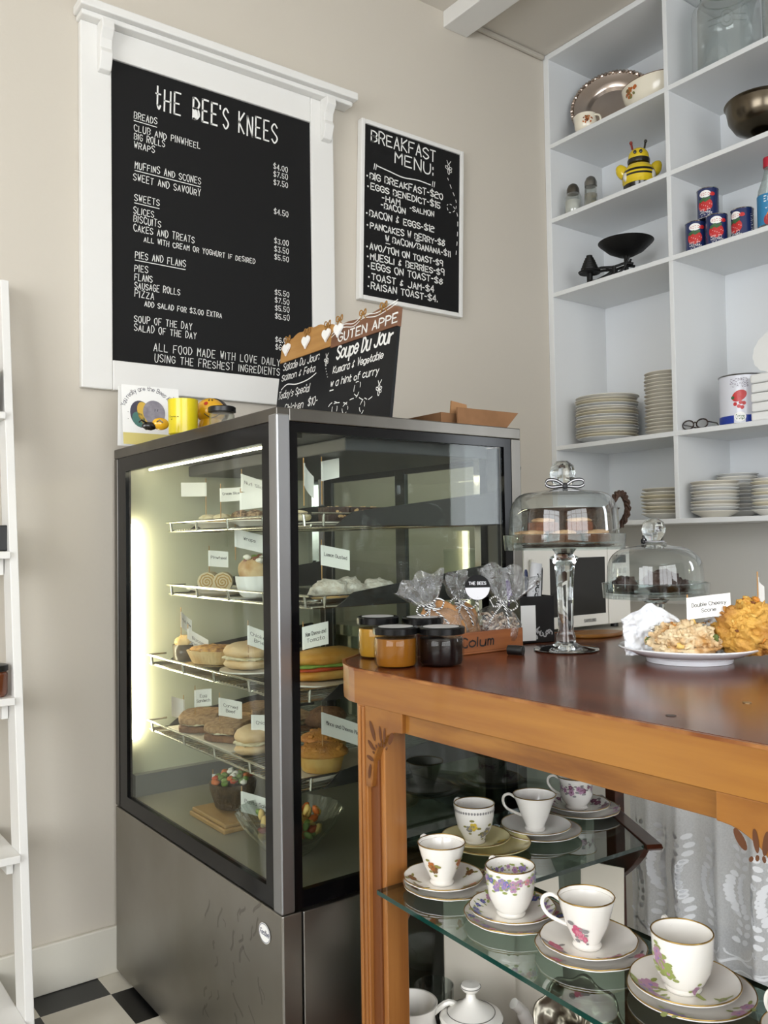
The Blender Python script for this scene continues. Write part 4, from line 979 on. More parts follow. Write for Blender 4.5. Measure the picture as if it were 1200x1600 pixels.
# bee cookie jar
bj = thing('cookie_jar', 'black and yellow bumblebee cookie jar with spread wings', 'cookie jar', (2.777, 2.062, s2), math.radians(-52))
by = mat('bee_jar_yellow', 'dcc01f', .15, coat=.6); bk = mat('bee_jar_black', '15120f', .2, coat=.5)
prof = [(.035, .0), (.055, .006), (.060, .022)]
MB().lathe([(0, .0)]+prof+[(.058, .024)], 40).build('base', bk, bj)
mb = MB(); P = [(.057, .022), (.063, .036), (.064, .05), (.0635, .058), (.062, .066), (.059, .076), (.055, .086), (.046, .098), (.036, .104)]
for i in range(len(P)-1): mb.slot(1 if i in (2, 4) else 0).lathe([P[i], P[i+1]], 44, cap=False)
mb.build('body', [by, bk], bj)
mb = MB().blob((0, 0, .134), (.078, .075, .074), 0, seg=30, rings=18); mb.slot(1).lathe([(.030, .102), (.041, .108), (.043, .118), (.042, .124)], 36, cap=False)
mb.build('head', [by, bk], bj)
for sx in (-1, 1):
    MB().blob((sx*.060, .004, .084), (.046, .038, .068), .05, 3, seed=sx+2, rot=(0, sx*.55, 0)).build('wing', by, bj)
    w = MB().tube([(sx*.022, -.006, .165), (sx*.026, -.010, .186)], .004, 8); w.blob((sx*.027, -.011, .19), (.013, .013, .014), 0, seg=10, rings=8)
    w.build('antenna', bk if sx > 0 else mat('antenna_red', '7d2116', .3), bj)
f = MB()
for sx in (-.35, .2): f.blob(on_ball((0, 0, .134), (.041, .039, .038), sx, .25), (.013, .008, .015), 0, seg=10, rings=8)
f.build('eye', bk, bj)
for sx in (-1, 1): MB().blob((sx*.05, -.035, .05), (.02, .018, .034), .1, 3).build('hand', mat('bee_silver', 'c9c6bd', .3), bj)
# black kitchen scale
iron = mat('cast_iron', '0b0b0b', .5, spec=.35, bump=.15, bscale=60)
ks = thing('kitchen_scale', 'old black cast iron balance scale with a wide pan and stacked weights', 'scale', (2.80, 2.205, s3), math.radians(-62))
mb = MB(); mb.prism([(-.10, -.03), (.06, -.045), (.09, -.03), (.09, .03), (.06, .045), (-.10, .03)], lambda u, v, w: (u, v, w), 0, .014); mb.tube([(-.07, 0, .01), (-.03, 0, .03), (.0, 0, .05)], [.014, .01, .008], 8)
for x, y in ((-.09, -.025), (-.09, .025), (.08, -.025), (.08, .025)): mb.blob((x, y, .008), (.022, .022, .018), 0, seg=10, rings=6)
mb.build('base', iron, ks, bevel=.002)
mb = MB()
for y in (-.02, .02): mb.tube([(-.095, y, .052), (-.05, y, .060), (0, y, .056), (.045, y, .066), (.075, y, .058)], .0055, 8); mb.tube([(0, y, .012), (0, y, .06)], .008, 8); mb.tube([(.0, y, .02), (.04, y, .045), (.06, y, .09)], .005, 8)
mb.tube([(-.03, -.02, .058), (-.03, .02, .058)], .005, 8); mb.tube([(.045, -.02, .066), (.045, .02, .066)], .005, 8); mb.tube([(.045, 0, .02), (.045, 0, .10)], .009, 10)
mb.build('beam', iron, ks)
MB().lathe([(0, .098), (.03, .098), (.07, .118), (.105, .150), (.108, .154), (.103, .152), (.066, .124), (.02, .106), (0, .105)], 48, c=(.045, 0, 0)).build('pan', iron, ks)
mb = MB().tube([(-.10, 0, .014), (-.10, 0, .055)], .012, 10); mb.lathe([(.0, .05), (.042, .05), (.046, .056), (.036, .062), (0, .062)], 32, c=(-.10, 0, 0)); mb.build('weight_plate', iron, ks)
mb = MB()
for k, r in enumerate((.034, .03, .026, .022, .017, .012)): mb.lathe([(0, .063+.010*k), (r, .063+.010*k), (r+.001, .068+.010*k), (r, .0725+.010*k), (0, .0725+.010*k)], 28, c=(-.10, 0, 0))
mb.build('weight_stack', iron, ks)
# silver footed bowl
t = thing('silver_bowl', 'tarnished silver footed bowl in the right hand cubby', 'bowl', (2.845, 1.60, s2))
MB().lathe([(.040, .04), (.024, .048), (.024, .058), (.05, .066), (.088, .088), (.108, .12), (.113, .15), (.115, .166), (.121, .172), (.119, .176), (.111, .172), (.105, .13), (.065, .08), (0, .072)], 60).build('bowl', silver_d, t)
MB().lathe([(0, 0), (.05, 0), (.052, .006), (.046, .030), (.045, .040), (.03, .044)], 48).ring(.049, .030, .004).build('foot', silver_d, t)
# tins of tomatoes
def tin(loc, rz, label):
    t = thing('tomato_tin', label, 'tin', loc, rz, 'small navy tomato tins')
    r, h = .037, .108
    MB().lathe([(0, .001), (r, .0), (r, h), (0, h)], 44).build('can', mat('tin_navy', '1e2c5c', .25, coat=.2), t, angle=50)
    m_ = MB().ring(r, .002, .0018).ring(r, h-.001, .002); m_.lathe([(0, h-.002), (r-.002, h-.002), (r-.002, h+.0005)], 36, cap=False); m_.build('rim', chrome, t)
    F = lambda a, z: ((r+.0005)*math.cos(a), (r+.0005)*math.sin(a), z); F2_ = lambda a, z: ((r+.0009)*math.cos(a), (r+.0009)*math.sin(a), z); F3_ = lambda a, z: ((r+.0013)*math.cos(a), (r+.0013)*math.sin(a), z)
    mb = MB()
    mb.slot(0).disc(0, .085, .55, .013, F, .0, 22); mb.slot(1).disc(.68, .083, .26, .007, F, .0, 14)
    for st in text_lines('xotiq', -.42, .080, .013, .84, .1): mb.slot(1).ribbon([(a, z) for a, z in st], .0016, lambda a, z: F2_(a, z))
    mb.v = mb.v
    for k in range(3): mb.slot(1).disc(-.35+.33*k, .046-.004*(k % 2), .36, .019, F, 0, 18)
    for k in range(6): mb.slot(2).disc(-.45+.16*k, .062+.003*(k % 3), .006, .006, F2_, k, 10, 1/r)
    for k in range(7): mb.slot(0).disc(-.5+.18*k, .038+.011*((k*3) % 4)/3, .03, .0014, F3_, 0, 8)
    mb.slot(0)
    for st in text_lines('PEELED', -.55, .021, .010, 1.0, .1): mb.ribbon(st, .0018, F2_)
    for st in text_lines('TOMATOES', -.55, .008, .010, 1.15, .1): mb.ribbon(st, .0018, F2_)
    mb.slot(0)
    for k in range(10): mb.ribbon([(1.5, .03+.006*k), (1.5+.5*((k*7) % 5+3)/7, .03+.006*k)], .0012, F)
    mb.slot(1).ribbon([(-PI, .0045), (-PI/2, .0045), (0, .0045), (PI/2, .0045), (PI*.97, .0045)], .001, F)
    mb.build('printed_label', [paper, mat('tin_red', 'c02a2c', .3), mat('tin_green', '35623a', .4)], t, smooth=False)
tin((2.762, 1.812, s3), math.radians(-154), 'small navy tomato tin at the left end of the bottom three')
tin((2.762, 1.730, s3), math.radians(-150), 'small navy tomato tin in the middle of the bottom three')
tin((2.785, 1.646, s3), math.radians(-190), 'small navy tomato tin turned away, next to the red capped bottle')
tin((2.778, 1.772, s3+.1105), math.radians(-162), 'small navy tomato tin standing on top of two others')
bt = thing('bottle', 'clear bottle with a red cap and blue fruit label beside the tins', 'bottle', (2.785, 1.545, s3))
BP = [(.038, .004), (.040, .012), (.040, .12), (.036, .145), (.02, .19), (.0155, .21), (.0155, .236)]
MB().lathe([(0, .002), (.036, 0)]+BP, 40, cap=False).build('glass', thin_glass('bottle_glass', 'e6eeec', .1, .9, power=2, body=.12, bodycol='cfd6d6'), bt)
MB().lathe([(.0175, .222), (.018, .224), (.018, .252), (.0165, .256), (0, .256)], 28).build('cap', mat('cap_red', 'b01830', .3), bt)
mb = MB(); F = surf(BP, .0008); F_2 = surf(BP, .0013)
mb.lathe([(.0407, .02), (.0407, .124)], 40, cap=False)
mb.slot(1).disc(-2.45, .045, .5, .022, F_2, 0, 16); mb.slot(2).disc(-2.8, .035, .35, .018, F_2, 0, 14); mb.slot(3).disc(-2.1, .035, .3, .016, F_2, 0, 14)
mb.slot(4)
for st in text_lines('EXTRA', -3.1, .098, .017, 1.2): mb.ribbon(st, .003, F_2)
for st in text_lines('Juice', -3.0, .074, .014, .9): mb.ribbon(st, .002, F_2)
mb.build('label', [mat('label_blue', '2f7fae', .4), mat('label_orange', 'd98a2b', .4), mat('label_red', 'a8323a', .4), mat('label_green', '7a9a3a', .4), paper], bt, smooth=False)
# plate stacks, one object per plate
rim_grey = mat('plate_greige', 'd9d4c8', .3); rim_cream = mat('plate_cream', 'e5dcc4', .3); rim_blue = mat('plate_cool', 'd5d6d6', .25)
ORD = ('top', 'second from the top', 'third from the top', 'fourth from the top', 'fifth from the top', 'sixth from the top', 'seventh from the top', 'eighth from the top', 'ninth from the top', 'tenth from the top', 'eleventh from the top', 'twelfth from the top', 'thirteenth from the top', 'fourteenth from the top', 'fifteenth from the top', 'sixteenth from the top', 'seventeenth from the top', 'eighteenth from the top')
def stack(x, y, z, r, n, dz, desc, group, mats_, wob=.002, seed=1, deep=.02, rf=None, seg=44, cap_h=None):
    rn = random.Random(seed); protos = {}
    for i in range(n):
        m_ = mats_[(i*7+seed) % len(mats_)] if len(mats_) > 1 else mats_[0]
        rr_ = r*(1-.03*rn.random()) if wob else r
        loc = (x+rn.uniform(-wob, wob), y+rn.uniform(-wob, wob), z+dz*i)
        lab = '%s, %s' % (desc, 'bottom one' if i == n-1 and False else ORD[n-1-i])
        if m_.name not in protos:
            o = MB().lathe([(.0, .002), (r*.55, 0), (r*.60, .003), (r*.98, deep), (r, deep+.0015), (r*.99, deep+.0035), (r*.6, .0075), (0, .006)], seg, rf=rf).build('plate', m_, loc=loc)
            tag(o, lab, 'plate', group); protos[m_.name] = o
        else:
            o = dup(protos[m_.name], loc=loc, label=lab)
        o.rotation_euler = (rn.uniform(-.012, .012), rn.uniform(-.012, .012), rn.uniform(0, 6.28)); s_ = rr_/r; o.scale = (s_, s_, 1)
stack(2.852, 2.305, s4, .128, 16, .0112, 'dinner plate in the wide stack', 'wide stack of dinner plates', [rim_grey, rim_cream, rim_blue, plate_white], .003, 2)
stack(2.845, 2.005, s4, .090, 17, .0138, 'side plate in the tall narrow stack', 'tall narrow stack of side plates', [rim_grey], .0012, 3, deep=.018)
sqf = lambda a, i, z: 1+.05*abs(math.cos(4*a)) if i > 2 else 1
stack(2.852, 2.03, sB, .092, 8, .0135, 'scalloped plate in the small stack behind the domes', 'small stack of scalloped plates', [rim_cream, plate_white, rim_grey], .004, 4, rf=sqf, seg=64)
stack(2.785, 1.782, sB, .083, 10, .0115, 'plate in the front low stack by the divider', 'front low stack of plates', [rim_blue, plate_white, rim_grey], .002, 5)
stack(2.945, 1.79, sB, .074, 12, .0125, 'plate in the taller stack behind the front low one', 'taller back stack of plates', [plate_white, rim_blue], .002, 6)
stack(2.86, 1.60, sB, .078, 10, .0118, 'plate in the bottom stack at the right edge', 'right edge stack of plates', [rim_cream, plate_white, rim_blue], .002, 7)
# big tin, doilies, spectacles
bt = thing('large_tin', 'large white tin of chopped tomatoes with a blue base band', 'tin', (2.815, 1.685, s4))
r, h = .075, .172
MB().lathe([(0, .001), (r, 0), (r, h), (0, h)], 52).build('can', mat('tin_white', 'd9dbe4', .25, coat=.2), bt, angle=50)
MB().ring(r, h, .0028).build('rim', mat('rim_metal', '8b8b8b', .3, 1), bt); MB().ring(r, .003, .0025).build('base_rim', MATS['rim_metal'], bt)
mb = MB(); F = lambda a, z: ((r+.0006)*math.cos(a), (r+.0006)*math.sin(a), z); FF = lambda a, z: ((r+.0012)*math.cos(a), (r+.0012)*math.sin(a), z)
a0 = math.radians(-156)
aa = [a0-1.5+1.25*k/16 for k in range(17)]
mb.slot(0).add([F(a, z) for a in aa for z in (.002, .032)], [(2*i, 2*i+2, 2*i+3, 2*i+1) for i in range(16)])
aa = [a0+.25+1.4*k/16 for k in range(17)]
mb.add([F(a, z) for a in aa for z in (.002, .032)], [(2*i, 2*i+2, 2*i+3, 2*i+1) for i in range(16)])
mb.slot(1).disc(a0, .098, .026, .018, F, .5, 20, 1/r)
for u, v in ((-.18, .07), (-.02, .062), (.12, .058), (.2, .072), (.06, .075)): mb.disc(a0+u, v, .007, .0065, F, u*9, 8, 1/r)
mb.slot(2).disc(a0-.28, .092, .006, .006, FF, .5, 8, 1/r); mb.slot(3).disc(a0+.02, .026, .26, .017, FF, 0, 18)
mb.slot(2)
for st in text_lines('Craigs', a0-.16, .019, .015, .36): mb.ribbon(st, .003, lambda a, z: ((r+.0018)*math.cos(a), (r+.0018)*math.sin(a), z))
mb.slot(4)
for st in text_lines('CHOPPED', a0-.36, .146, .011, .72): mb.ribbon(st, .0018, F)
for st in text_lines('TOMATOES', a0-.4, .129, .012, .8): mb.ribbon(st, .0018, F)
mb.build('printed_label', [mat('band_blue', '1b3796', .35), mat('tin_red', 'c02a2c', .3), mat('tin_green', '35623a', .4), paper, mat('label_violet', '5b4a63', .5)], bt, smooth=False)
lace_white = mat('lace_white', 'e6e7e6', .8)
nb = thing('napkin_stack', 'stack of folded white napkins in front of the large tin at the photo edge', 'napkins', (2.755, 1.53, s4))
for k in range(5): MB().box(-.03, .2, -.09, .072-.002*(k % 2), .032*k, .032*k+.0305).build('napkin', lace_white, nb, smooth=False, bevel=.007, seg=3)
MB().lathe([(0, 0), (.07, 0), (.082, .001), (.082, .003), (0, .002)], 96, rf=lambda a, i, z: 1+.035*abs(math.sin(8*a)), ax=Matrix.Translation((2.80, 1.545, s4+.162+.082)) @ Matrix.Rotation(math.radians(-72), 4, 'Y')).build('paper_doily', lace_white)
tag(bpy.data.objects['paper_doily'], 'round white scalloped doily propped above the folded napkins', 'doily')
gl = thing('spectacles', 'dark framed spectacles lying on the shelf by the divider', 'spectacles', (2.735, 1.82, s4))
mb = MB()
for yc in (.028, -.028): mb.tube([(.002*math.cos(q), yc+.024*math.cos(q), .018+.016*math.sin(q)) for q in [2*PI*k/20 for k in range(20)]], .0028, 6, closed=True)
mb.tube([(0, .006, .022), (0, 0, .026), (0, -.006, .022)], .0026, 6); mb.build('frame', mat('tortoise', '2a1712', .2), gl)
for sy in (1, -1): MB().tube([(0, sy*.052, .022), (.05, sy*.054, .02), (.11, sy*.03, .008)], .0024, 6).build('temple', mat('tortoise', '2a1712', .2), gl)
for yc in (.028, -.028): MB().prism([(.023*math.cos(q), .015*math.sin(q)) for q in [2*PI*k/20 for k in range(20)]], lambda u, v, w: (w, yc+u, .018+v), -.0006, .0006).build('lens', thin_glass('lens_glass', 'f0f0f0', .06, .7), gl)

# ---------------------------------------------------------------- back bench, microwave, basket
bench = thing('back_bench', 'pale worktop bench along the wall under the box shelving', 'bench', (2.35, 1.6, 0))
bm = mat('bench_top', 'cfcac0', .35); bw = mat('bench_panel', 'd5d2ca', .5)
MB().prism([(1.60, 1.60), (2.42, 1.60), (2.42, .2), (3.055, .2), (3.055, 2.472), (1.60, 2.472)], lambda u, v, w: (u-2.35, v-1.6, w), .895, .930).build('worktop', bm, bench, smooth=False, bevel=.003)
MB().prism([(1.63, 1.64), (2.46, 1.64), (2.46, .24), (3.05, .24), (3.05, 2.46), (1.63, 2.46)], lambda u, v, w: (u-2.35, v-1.6, w), .0, .895).build('cupboard', bw, bench, smooth=False)
mw = thing('microwave', 'white microwave with a black glass door on the back bench', 'microwave', (1.735, 1.70, .9305))
mwm = mat('microwave_white', 'dcd9d2', .35)
ML, MH = .46, .245
MB().box(0, ML, .012, .34, .012, MH).build('housing', mwm, mw, smooth=False, bevel=.006)
dr = MB().box(.002, ML-.105, 0, .0125, .014, MH-.002).build('door', mwm, mw, smooth=False, bevel=.003)
MB().box(.105, ML-.118, -.0015, .002, .048, MH-.03).build('window', black_gloss, dr, smooth=False, bevel=.001)
mb = MB()
F = lambda u, v: (u, -.0006, v)
for st in text_lines('SAMSUNG', .245, .026, .0085, .052): mb.ribbon(st, .0016, F)
mb.build('lettering', ink, dr, smooth=False); MB().box(.02, .032, -.012, 0, .05, MH-.03).build('handle', mwm, dr, bevel=.004)
cpn = MB().box(ML-.101, ML, 0, .0125, .014, MH-.002).build('control_panel', mwm, mw, smooth=False, bevel=.003)
MB().box(ML-.083, ML-.02, -.001, .001, MH-.05, MH-.026).build('display', mat('display_grey', '474b4c', .2), cpn, smooth=False)
for r_ in range(4):
    for c_ in range(3): MB().box(ML-.082+.023*c_, ML-.065+.023*c_, -.0015, .001, MH-.082-.026*r_, MH-.066-.026*r_).build('button', mat('button_grey', 'c3c1bc', .4), cpn, smooth=False, bevel=.001)
for x in (.03, ML-.03):
    for y in (.04, .31): MB().lathe([(0, 0), (.012, 0), (.012, .013), (0, .013)], 14, c=(x, y, 0)).build('foot', black_plastic, mw)
wick = mat('wicker_brown', '4a3021', .65, col2='2f1d12', scale=50, bump=.8, bscale=120)
bk_ = thing('wicker_basket', 'dark brown wicker basket with a loop handle on the microwave behind the cake dome', 'basket', (2.14, 1.90, .9305+MH), -1.3)
MB().lathe([(0, .002), (.13, 0), (.145, .004), (.16, .115), (.165, .12), (.155, .12), (.14, .012), (0, .01)], 64, rf=lambda a, i, z: (1+.015*math.sin(28*a))).build('bowl', wick, bk_)
hp = [(.155, -.045, .08), (.165, -.045, .115), (.178, -.03, .152), (.185, 0, .162), (.188, .03, .145), (.185, .045, .10), (.160, .045, .06)]
mb = MB()
for ph in (0, 2.09, 4.19): 
    q = spl(hp, 5); mb.tube([(x+.006*math.cos(ph+i*.9), y+.003*math.sin(i*.9), z+.006*math.sin(ph+i*.9)) for i, (x, y, z) in enumerate(q)], .006, 6)
mb.build('handle', wick, bk_)
tag(MB().box(-.06, .06, -.05, .05, 0, .004).box(-.055, .045, -.045, .05, .004, .007).build('paper_sheet', paper, loc=(2.12, 1.88, .9305+MH+.1205), smooth=False), 'white paper sheets lying over the dark wicker basket', 'paper')

# ---------------------------------------------------------------- wooden counter cabinet
ZT = .966
cc_ = thing('counter_cabinet', 'glossy amber wooden display counter with open front and carved corner fans', 'counter', (.93, .93, 0))
ox, oy = .93, .93
Y2 = 1.338; Yn = .460      # far and near ends of the front face
def foot(ins):
    i = ins
    fl_ = [(.921+i, Yn), (.921+i, Y2+.004), (.926+i, Y2+.03), (.94+i*.9, 1.405-i*.2), (.975+i*.8, 1.460-i*.4), (1.05+i*.4, 1.508-i), (1.70-i*.4, 1.508-i), (1.775-i*.7, 1.47-i*.7), (1.80-i, 1.40)]
    nr = [(1.80-i, .40), (1.775-i*.7, .33+i*.7), (1.70-i*.4, .292+i), (1.05+i*.4, .292+i), (.975+i*.8, .34+i*.4), (.94+i*.9, .393+i*.2)]
    return fl_+nr
CF = lambda u, v, w: (u-ox, v-oy, w)
MB().prism(foot(.006), CF, .952, ZT).build('tabletop', wood_top, cc_, smooth=False, bevel=.003)
# fascia band round the top, a thin lip, lower rail
def band(ins, th, z0, z1):
    a = foot(ins); b = foot(ins+th); n = len(a); mb = MB()
    for k in range(n):
        j = (k+1) % n
        q = [a[k], a[j], b[j], b[k]]
        mb.add([(x-ox, y-oy, z) for z in (z0, z1) for x, y in q], [(3, 2, 1, 0), (4, 5, 6, 7), (0, 1, 5, 4), (2, 3, 7, 6)])
    return mb
band(0, .022, .903, .9645).build('fascia', wood_amber, cc_, angle=50)
band(-.0015, .006, .962, .9665).build('lip', mat('worn_lip', 'a9733f', .35, col2='7a431f', scale=18), cc_, angle=50)
lower = MB(); lower.box(.930-ox, .956-ox, .55-oy, 1.262-oy, .867, .9005); lower.slot(1).box(.928-ox, .956-ox, .55-oy, 1.262-oy, .9006, .9035); lower.build('front_rail', [mat('rail_wood', '9c6a2d', .3, col2='744518', scale=4, stretch=(6, 1.2, 9), detail=7, coat=.4), mat('groove_and_shadow_wood', '6b3c1a', .4)], cc_, smooth=False, bevel=.002)  # dark strip above the rail paints in the shadow gap under the fascia
MB().box(1.07-ox, 1.69-ox, 1.45-oy, 1.475-oy, .86, .903).build('end_rail', wood_amber, cc_, smooth=False, bevel=.002)
MB().box(1.735-ox, 1.755-ox, .4-oy, 1.40-oy, .86, .952).build('back_rail', wood_dark, cc_, smooth=False, bevel=.002)
for y0, y1, s in ((1.272, Y2, 1), (.462, .528, -1)):
    mb = MB(); ya, yb_ = (y1-.030, y1) if s > 0 else (y0, y0+.030)
    mb.box(.923-ox, .985-ox, ya-oy, yb_-oy, 0, .903)
    for k in range(2):
        y_ = ya+.004+.011*k; mb.box(.919-ox, .926-ox, y_-oy, y_+.007-oy, .05, .90)
    yc, yd = (y0, ya) if s > 0 else (yb_, y1)
    mb.slot(1).box(.931-ox, .985-ox, (yc+.012 if s > 0 else yc)-oy, (yd if s > 0 else yd-.012)-oy, 0, .903)
    mb.slot(0).box(.936-ox, .985-ox, (yc if s > 0 else yd-.013)-oy, (yc+.013 if s > 0 else yd)-oy, 0, .903)
    mb.build('leg', [wood_amber_v, mat('groove_and_shadow_wood', '6b3c1a', .4)], cc_, smooth=False, bevel=.002)
# carved spandrels
def spandrel(mir):
    ym = lambda y: y if not mir else (1.338+.462-y)
    pts = [(1.310, .903), (1.200, .903), (1.200, .868)]
    for k in range(11):
        t = PI/2*k/10; pts.append((1.205+.085*math.sin(t), .772+.096*math.cos(t)))
    pts += [(1.293, .757), (1.310, .757)]
    mb = MB(); mb.prism([(ym(y)-oy, z) for y, z in pts], lambda u, v, w: (w, u, v), .921-ox, .938-ox)
    cy, czz = 1.262, .822
    Fs = lambda u, v: (.9203-ox, u, v)
    mb.slot(1)
    for a, l, w, d in ((1.95, .026, .0055, .030), (2.42, .014, .0042, .036), (2.78, .016, .0042, .036), (3.9, .010, .0045, .028), (4.25, .010, .0045, .024)): pass
    for dy, dz, l, w, ang in ((.024, .038, .019, .0055, 2.0), (.0, .036, .0145, .0038, 1.75), (-.012, .036, .0135, .0036, 1.45), (-.031, .033, .013, .0055, 1.0), (.029, .012, .012, .0045, 2.5), (.032, -.012, .011, .004, 2.9), (.034, -.036, .014, .0042, 1.35)):
        A = ang if not mir else PI-ang
        # picture left is far (+Y): flip so the fan opens towards the outer corner
        mb.disc(ym(cy+dy)-oy, czz+dz, l, w, Fs, (PI-A) if not mir else (PI-A), 16)
    for k in range(7):
        t = .25+1.9*k/6; mb.disc(ym(cy-.004+.026*math.cos(PI-t)*-1)-oy, czz-.006+.024*math.sin(t), .004, .0025, Fs, t, 8)
    mb.build('carved_bracket', [mat('bracket_wood', 'a06b2e', .3, col2='82501f', scale=7, stretch=(5, 1, 3), coat=.4), mat('carved_recess', '5a3216', .5)], cc_, smooth=False, bevel=.002)
spandrel(False); spandrel(True)
# back posts, base platform, end glass, fret brackets
for y_ in (1.385, .40): MB().box(1.71-ox, 1.745-ox, y_-oy, y_+.03-oy, 0, .952).build('back_post', wood_dark, cc_, smooth=False, bevel=.002)
MB().prism(foot(.04), CF, .13, .165).build('base_shelf', mat('base_shelf_wood', '6b4428', .45, col2='573420', scale=5, stretch=(6, .6, 6)), cc_, smooth=False, bevel=.002)
MB().prism(foot(.06), CF, 0.0, .13).build('plinth', wood_dark, cc_, smooth=False)
cab_glass = thin_glass('cabinet_glass', 'ccd5cf', .08, .85, power=4)
MB().box(1.05-ox, 1.70-ox, 1.470-oy, 1.474-oy, .165, .90).build('end_glass', cab_glass, cc_, smooth=False)
def fret(x0, y0, ang, zt, ln, hb, m_, hole):
    """a thin fretted bracket board hanging under a little rail"""
    d = Vector((math.cos(ang), math.sin(ang), 0)); n = Vector((-d.y, d.x, 0))
    F3 = lambda u, v, w: (x0-ox+d.x*u+n.x*w, y0-oy+d.y*u+n.y*w, v)
    mb = MB(); mb.prism([(0, zt-.012), (ln, zt-.012), (ln+.008, zt-.006), (ln, zt), (0, zt)], F3, -.016, .016)
    pts = [(0, zt-.012), (ln*.92, zt-.012)]
    for k in range(1, 9):
        t = k/8; pts.append((ln*.92*(1-t)**1.3+.045*t+.02*math.sin(t*PI), zt-.012-hb*t**.8))
    pts += [(.03, zt-.02-hb*1.05), (0, zt-.02-hb)]
    mb.prism(pts, F3, -.007, .007)
    mb.slot(1)
    if hole:
        FF = lambda u, v: F3(u, v, -.0078)
        for du, dv_ in ((0, .011), (-.010, -.002), (.010, -.002)): mb.disc(.055+du, zt-.055+dv_, .0085, .0085, FF, 0, 14)
        mb.poly([(.053, zt-.058), (.057, zt-.058), (.059, zt-.08), (.051, zt-.08)], FF)
    return mb.build('fret_bracket', [m_, black_board], cc_, smooth=False, bevel=.0015)
fret(.985, 1.392, math.radians(4), .5795, .15, .19, mat('fret_wood', '8a5a30', .4), True)
fret(1.652, 1.395, math.radians(-121), .588, .345, .20, wood_dark, False)
# glass shelf in an L round the far end and the front
gsh = thing('glass_shelf', 'green edged glass shelf running round the inside of the counter and carrying the teacups', 'shelf', (.95, 1.2, .580))
ply = [(.908, 1.262), (.865, .40), (1.125, .40), (1.135, 1.125), (1.455, 1.110), (1.60, 1.345), (1.60, 1.44), (1.0, 1.44), (.990, 1.262)]
MB().prism(ply, lambda u, v, w: (u-.95, v-1.2, w), 0, .008).build('sheet', thin_glass('shelf_glass', 'c8d6cf', .10, .85, power=3.2), gsh, smooth=False)
mb = MB(); n = len(ply)
cx, cy = 1.1, 1.1
for k in range(n):
    (xa, ya), (xb, yb2) = ply[k], ply[(k+1) % n]
    mb.add([(xa-.95, ya-1.2, 0.0003), (xb-.95, yb2-1.2, 0.0003), (xb-.95, yb2-1.2, .0077), (xa-.95, ya-1.2, .0077)], [(0, 1, 2, 3)])
mb.v = [((x+.95-cx)*1.0004+cx-.95, (y+1.2-cy)*1.0004+cy-1.2, z) for x, y, z in mb.v]
mb.build('edge', green_glass_edge, gsh, smooth=False)

# ---------------------------------------------------------------- lace curtain behind the counter
def lace():
    M = bpy.data.materials.new('sheer_lace'); M.use_nodes = True; nt = M.node_tree; nt.nodes.clear()
    out = nt.nodes.new('ShaderNodeOutputMaterial'); mx = nt.nodes.new('ShaderNodeMixShader'); tr = nt.nodes.new('ShaderNodeBsdfTransparent')
    df = nt.nodes.new('ShaderNodeBsdfDiffuse'); df.inputs[0].default_value = lin('eef0f2'); tl = nt.nodes.new('ShaderNodeBsdfTranslucent'); tl.inputs[0].default_value = lin('f2f4f6')
    m2 = nt.nodes.new('ShaderNodeMixShader'); m2.inputs[0].default_value = .4
    nt.links.new(df.outputs[0], m2.inputs[1]); nt.links.new(tl.outputs[0], m2.inputs[2])
    tc = nt.nodes.new('ShaderNodeTexCoord'); w = nt.nodes.new('ShaderNodeTexNoise'); w.inputs['Scale'].default_value = 260
    nt.links.new(tc.outputs['Object'], w.inputs['Vector'])
    mr = nt.nodes.new('ShaderNodeMapRange'); mr.inputs['To Min'].default_value = .62; mr.inputs['To Max'].default_value = .9
    nt.links.new(w.outputs['Fac'], mr.inputs['Value']); nt.links.new(mr.outputs[0], mx.inputs[0])
    nt.links.new(tr.outputs[0], mx.inputs[1]); nt.links.new(m2.outputs[0], mx.inputs[2]); nt.links.new(mx.outputs[0], out.inputs[0])
    return M
CYA, CYB = .36, 1.455
def curt(y, z, off=0):
    f = .016*math.sin(y*62)+.009*math.sin(y*27+1)+.006*math.sin(y*131)
    return (1.835+f*(1.1-.35*(z-.13)/.75)-off, y, z)
ct = MB(); ny, nz = 220, 14
for j in range(nz+1):
    for i in range(ny+1): ct.v.append(curt(CYA+(CYB-CYA)*i/ny, .004+.90*j/nz))
for j in range(nz):
    for i in range(ny): ct.f.append((j*(ny+1)+i, j*(ny+1)+i+1, (j+1)*(ny+1)+i+1, (j+1)*(ny+1)+i)); ct.mi.append(0)
rn = random.Random(12); ct.slot(1)
Fc = lambda u, v: curt(u, v, .0016)
for k in range(16):
    y0 = CYA+.03+(CYB-CYA-.06)*k/15
    for zb, flip in ((.345, 1), (.275, -1)):
        for q in range(8):
            for sd in (-1, 1):
                ct.disc(y0+sd*.011+flip*.010*math.sin(q*.8), zb+.02*q, .0095, .0062, Fc, sd*.6, 9)
    ct.ribbon([(y0+.03*math.cos(t)-.0, .255+.022*math.sin(t)) for t in [PI+PI*i/10 for i in range(11)]], .003, Fc)
for r_ in range(7):
    ct.ribbon([(CYA+.004+(CYB-CYA-.008)*i/240, .225-.024*r_+.006*abs(math.sin(i*.26+r_))) for i in range(241)], .003 if r_ else .006, Fc)
co = ct.build('lace_curtain', [lace(), mat('lace_motif', 'eff1f3', .85)], smooth=True, angle=180)
tag(co, 'white sheer lace curtain with leaf pattern hanging behind the counter', 'curtain')
rod = MB().tube([(1.835, .34, .909), (1.835, 1.475, .909)], .004, 8).build('curtain_rod', chrome)
tag(rod, 'thin rod carrying the lace curtain under the counter top', 'curtain rod')

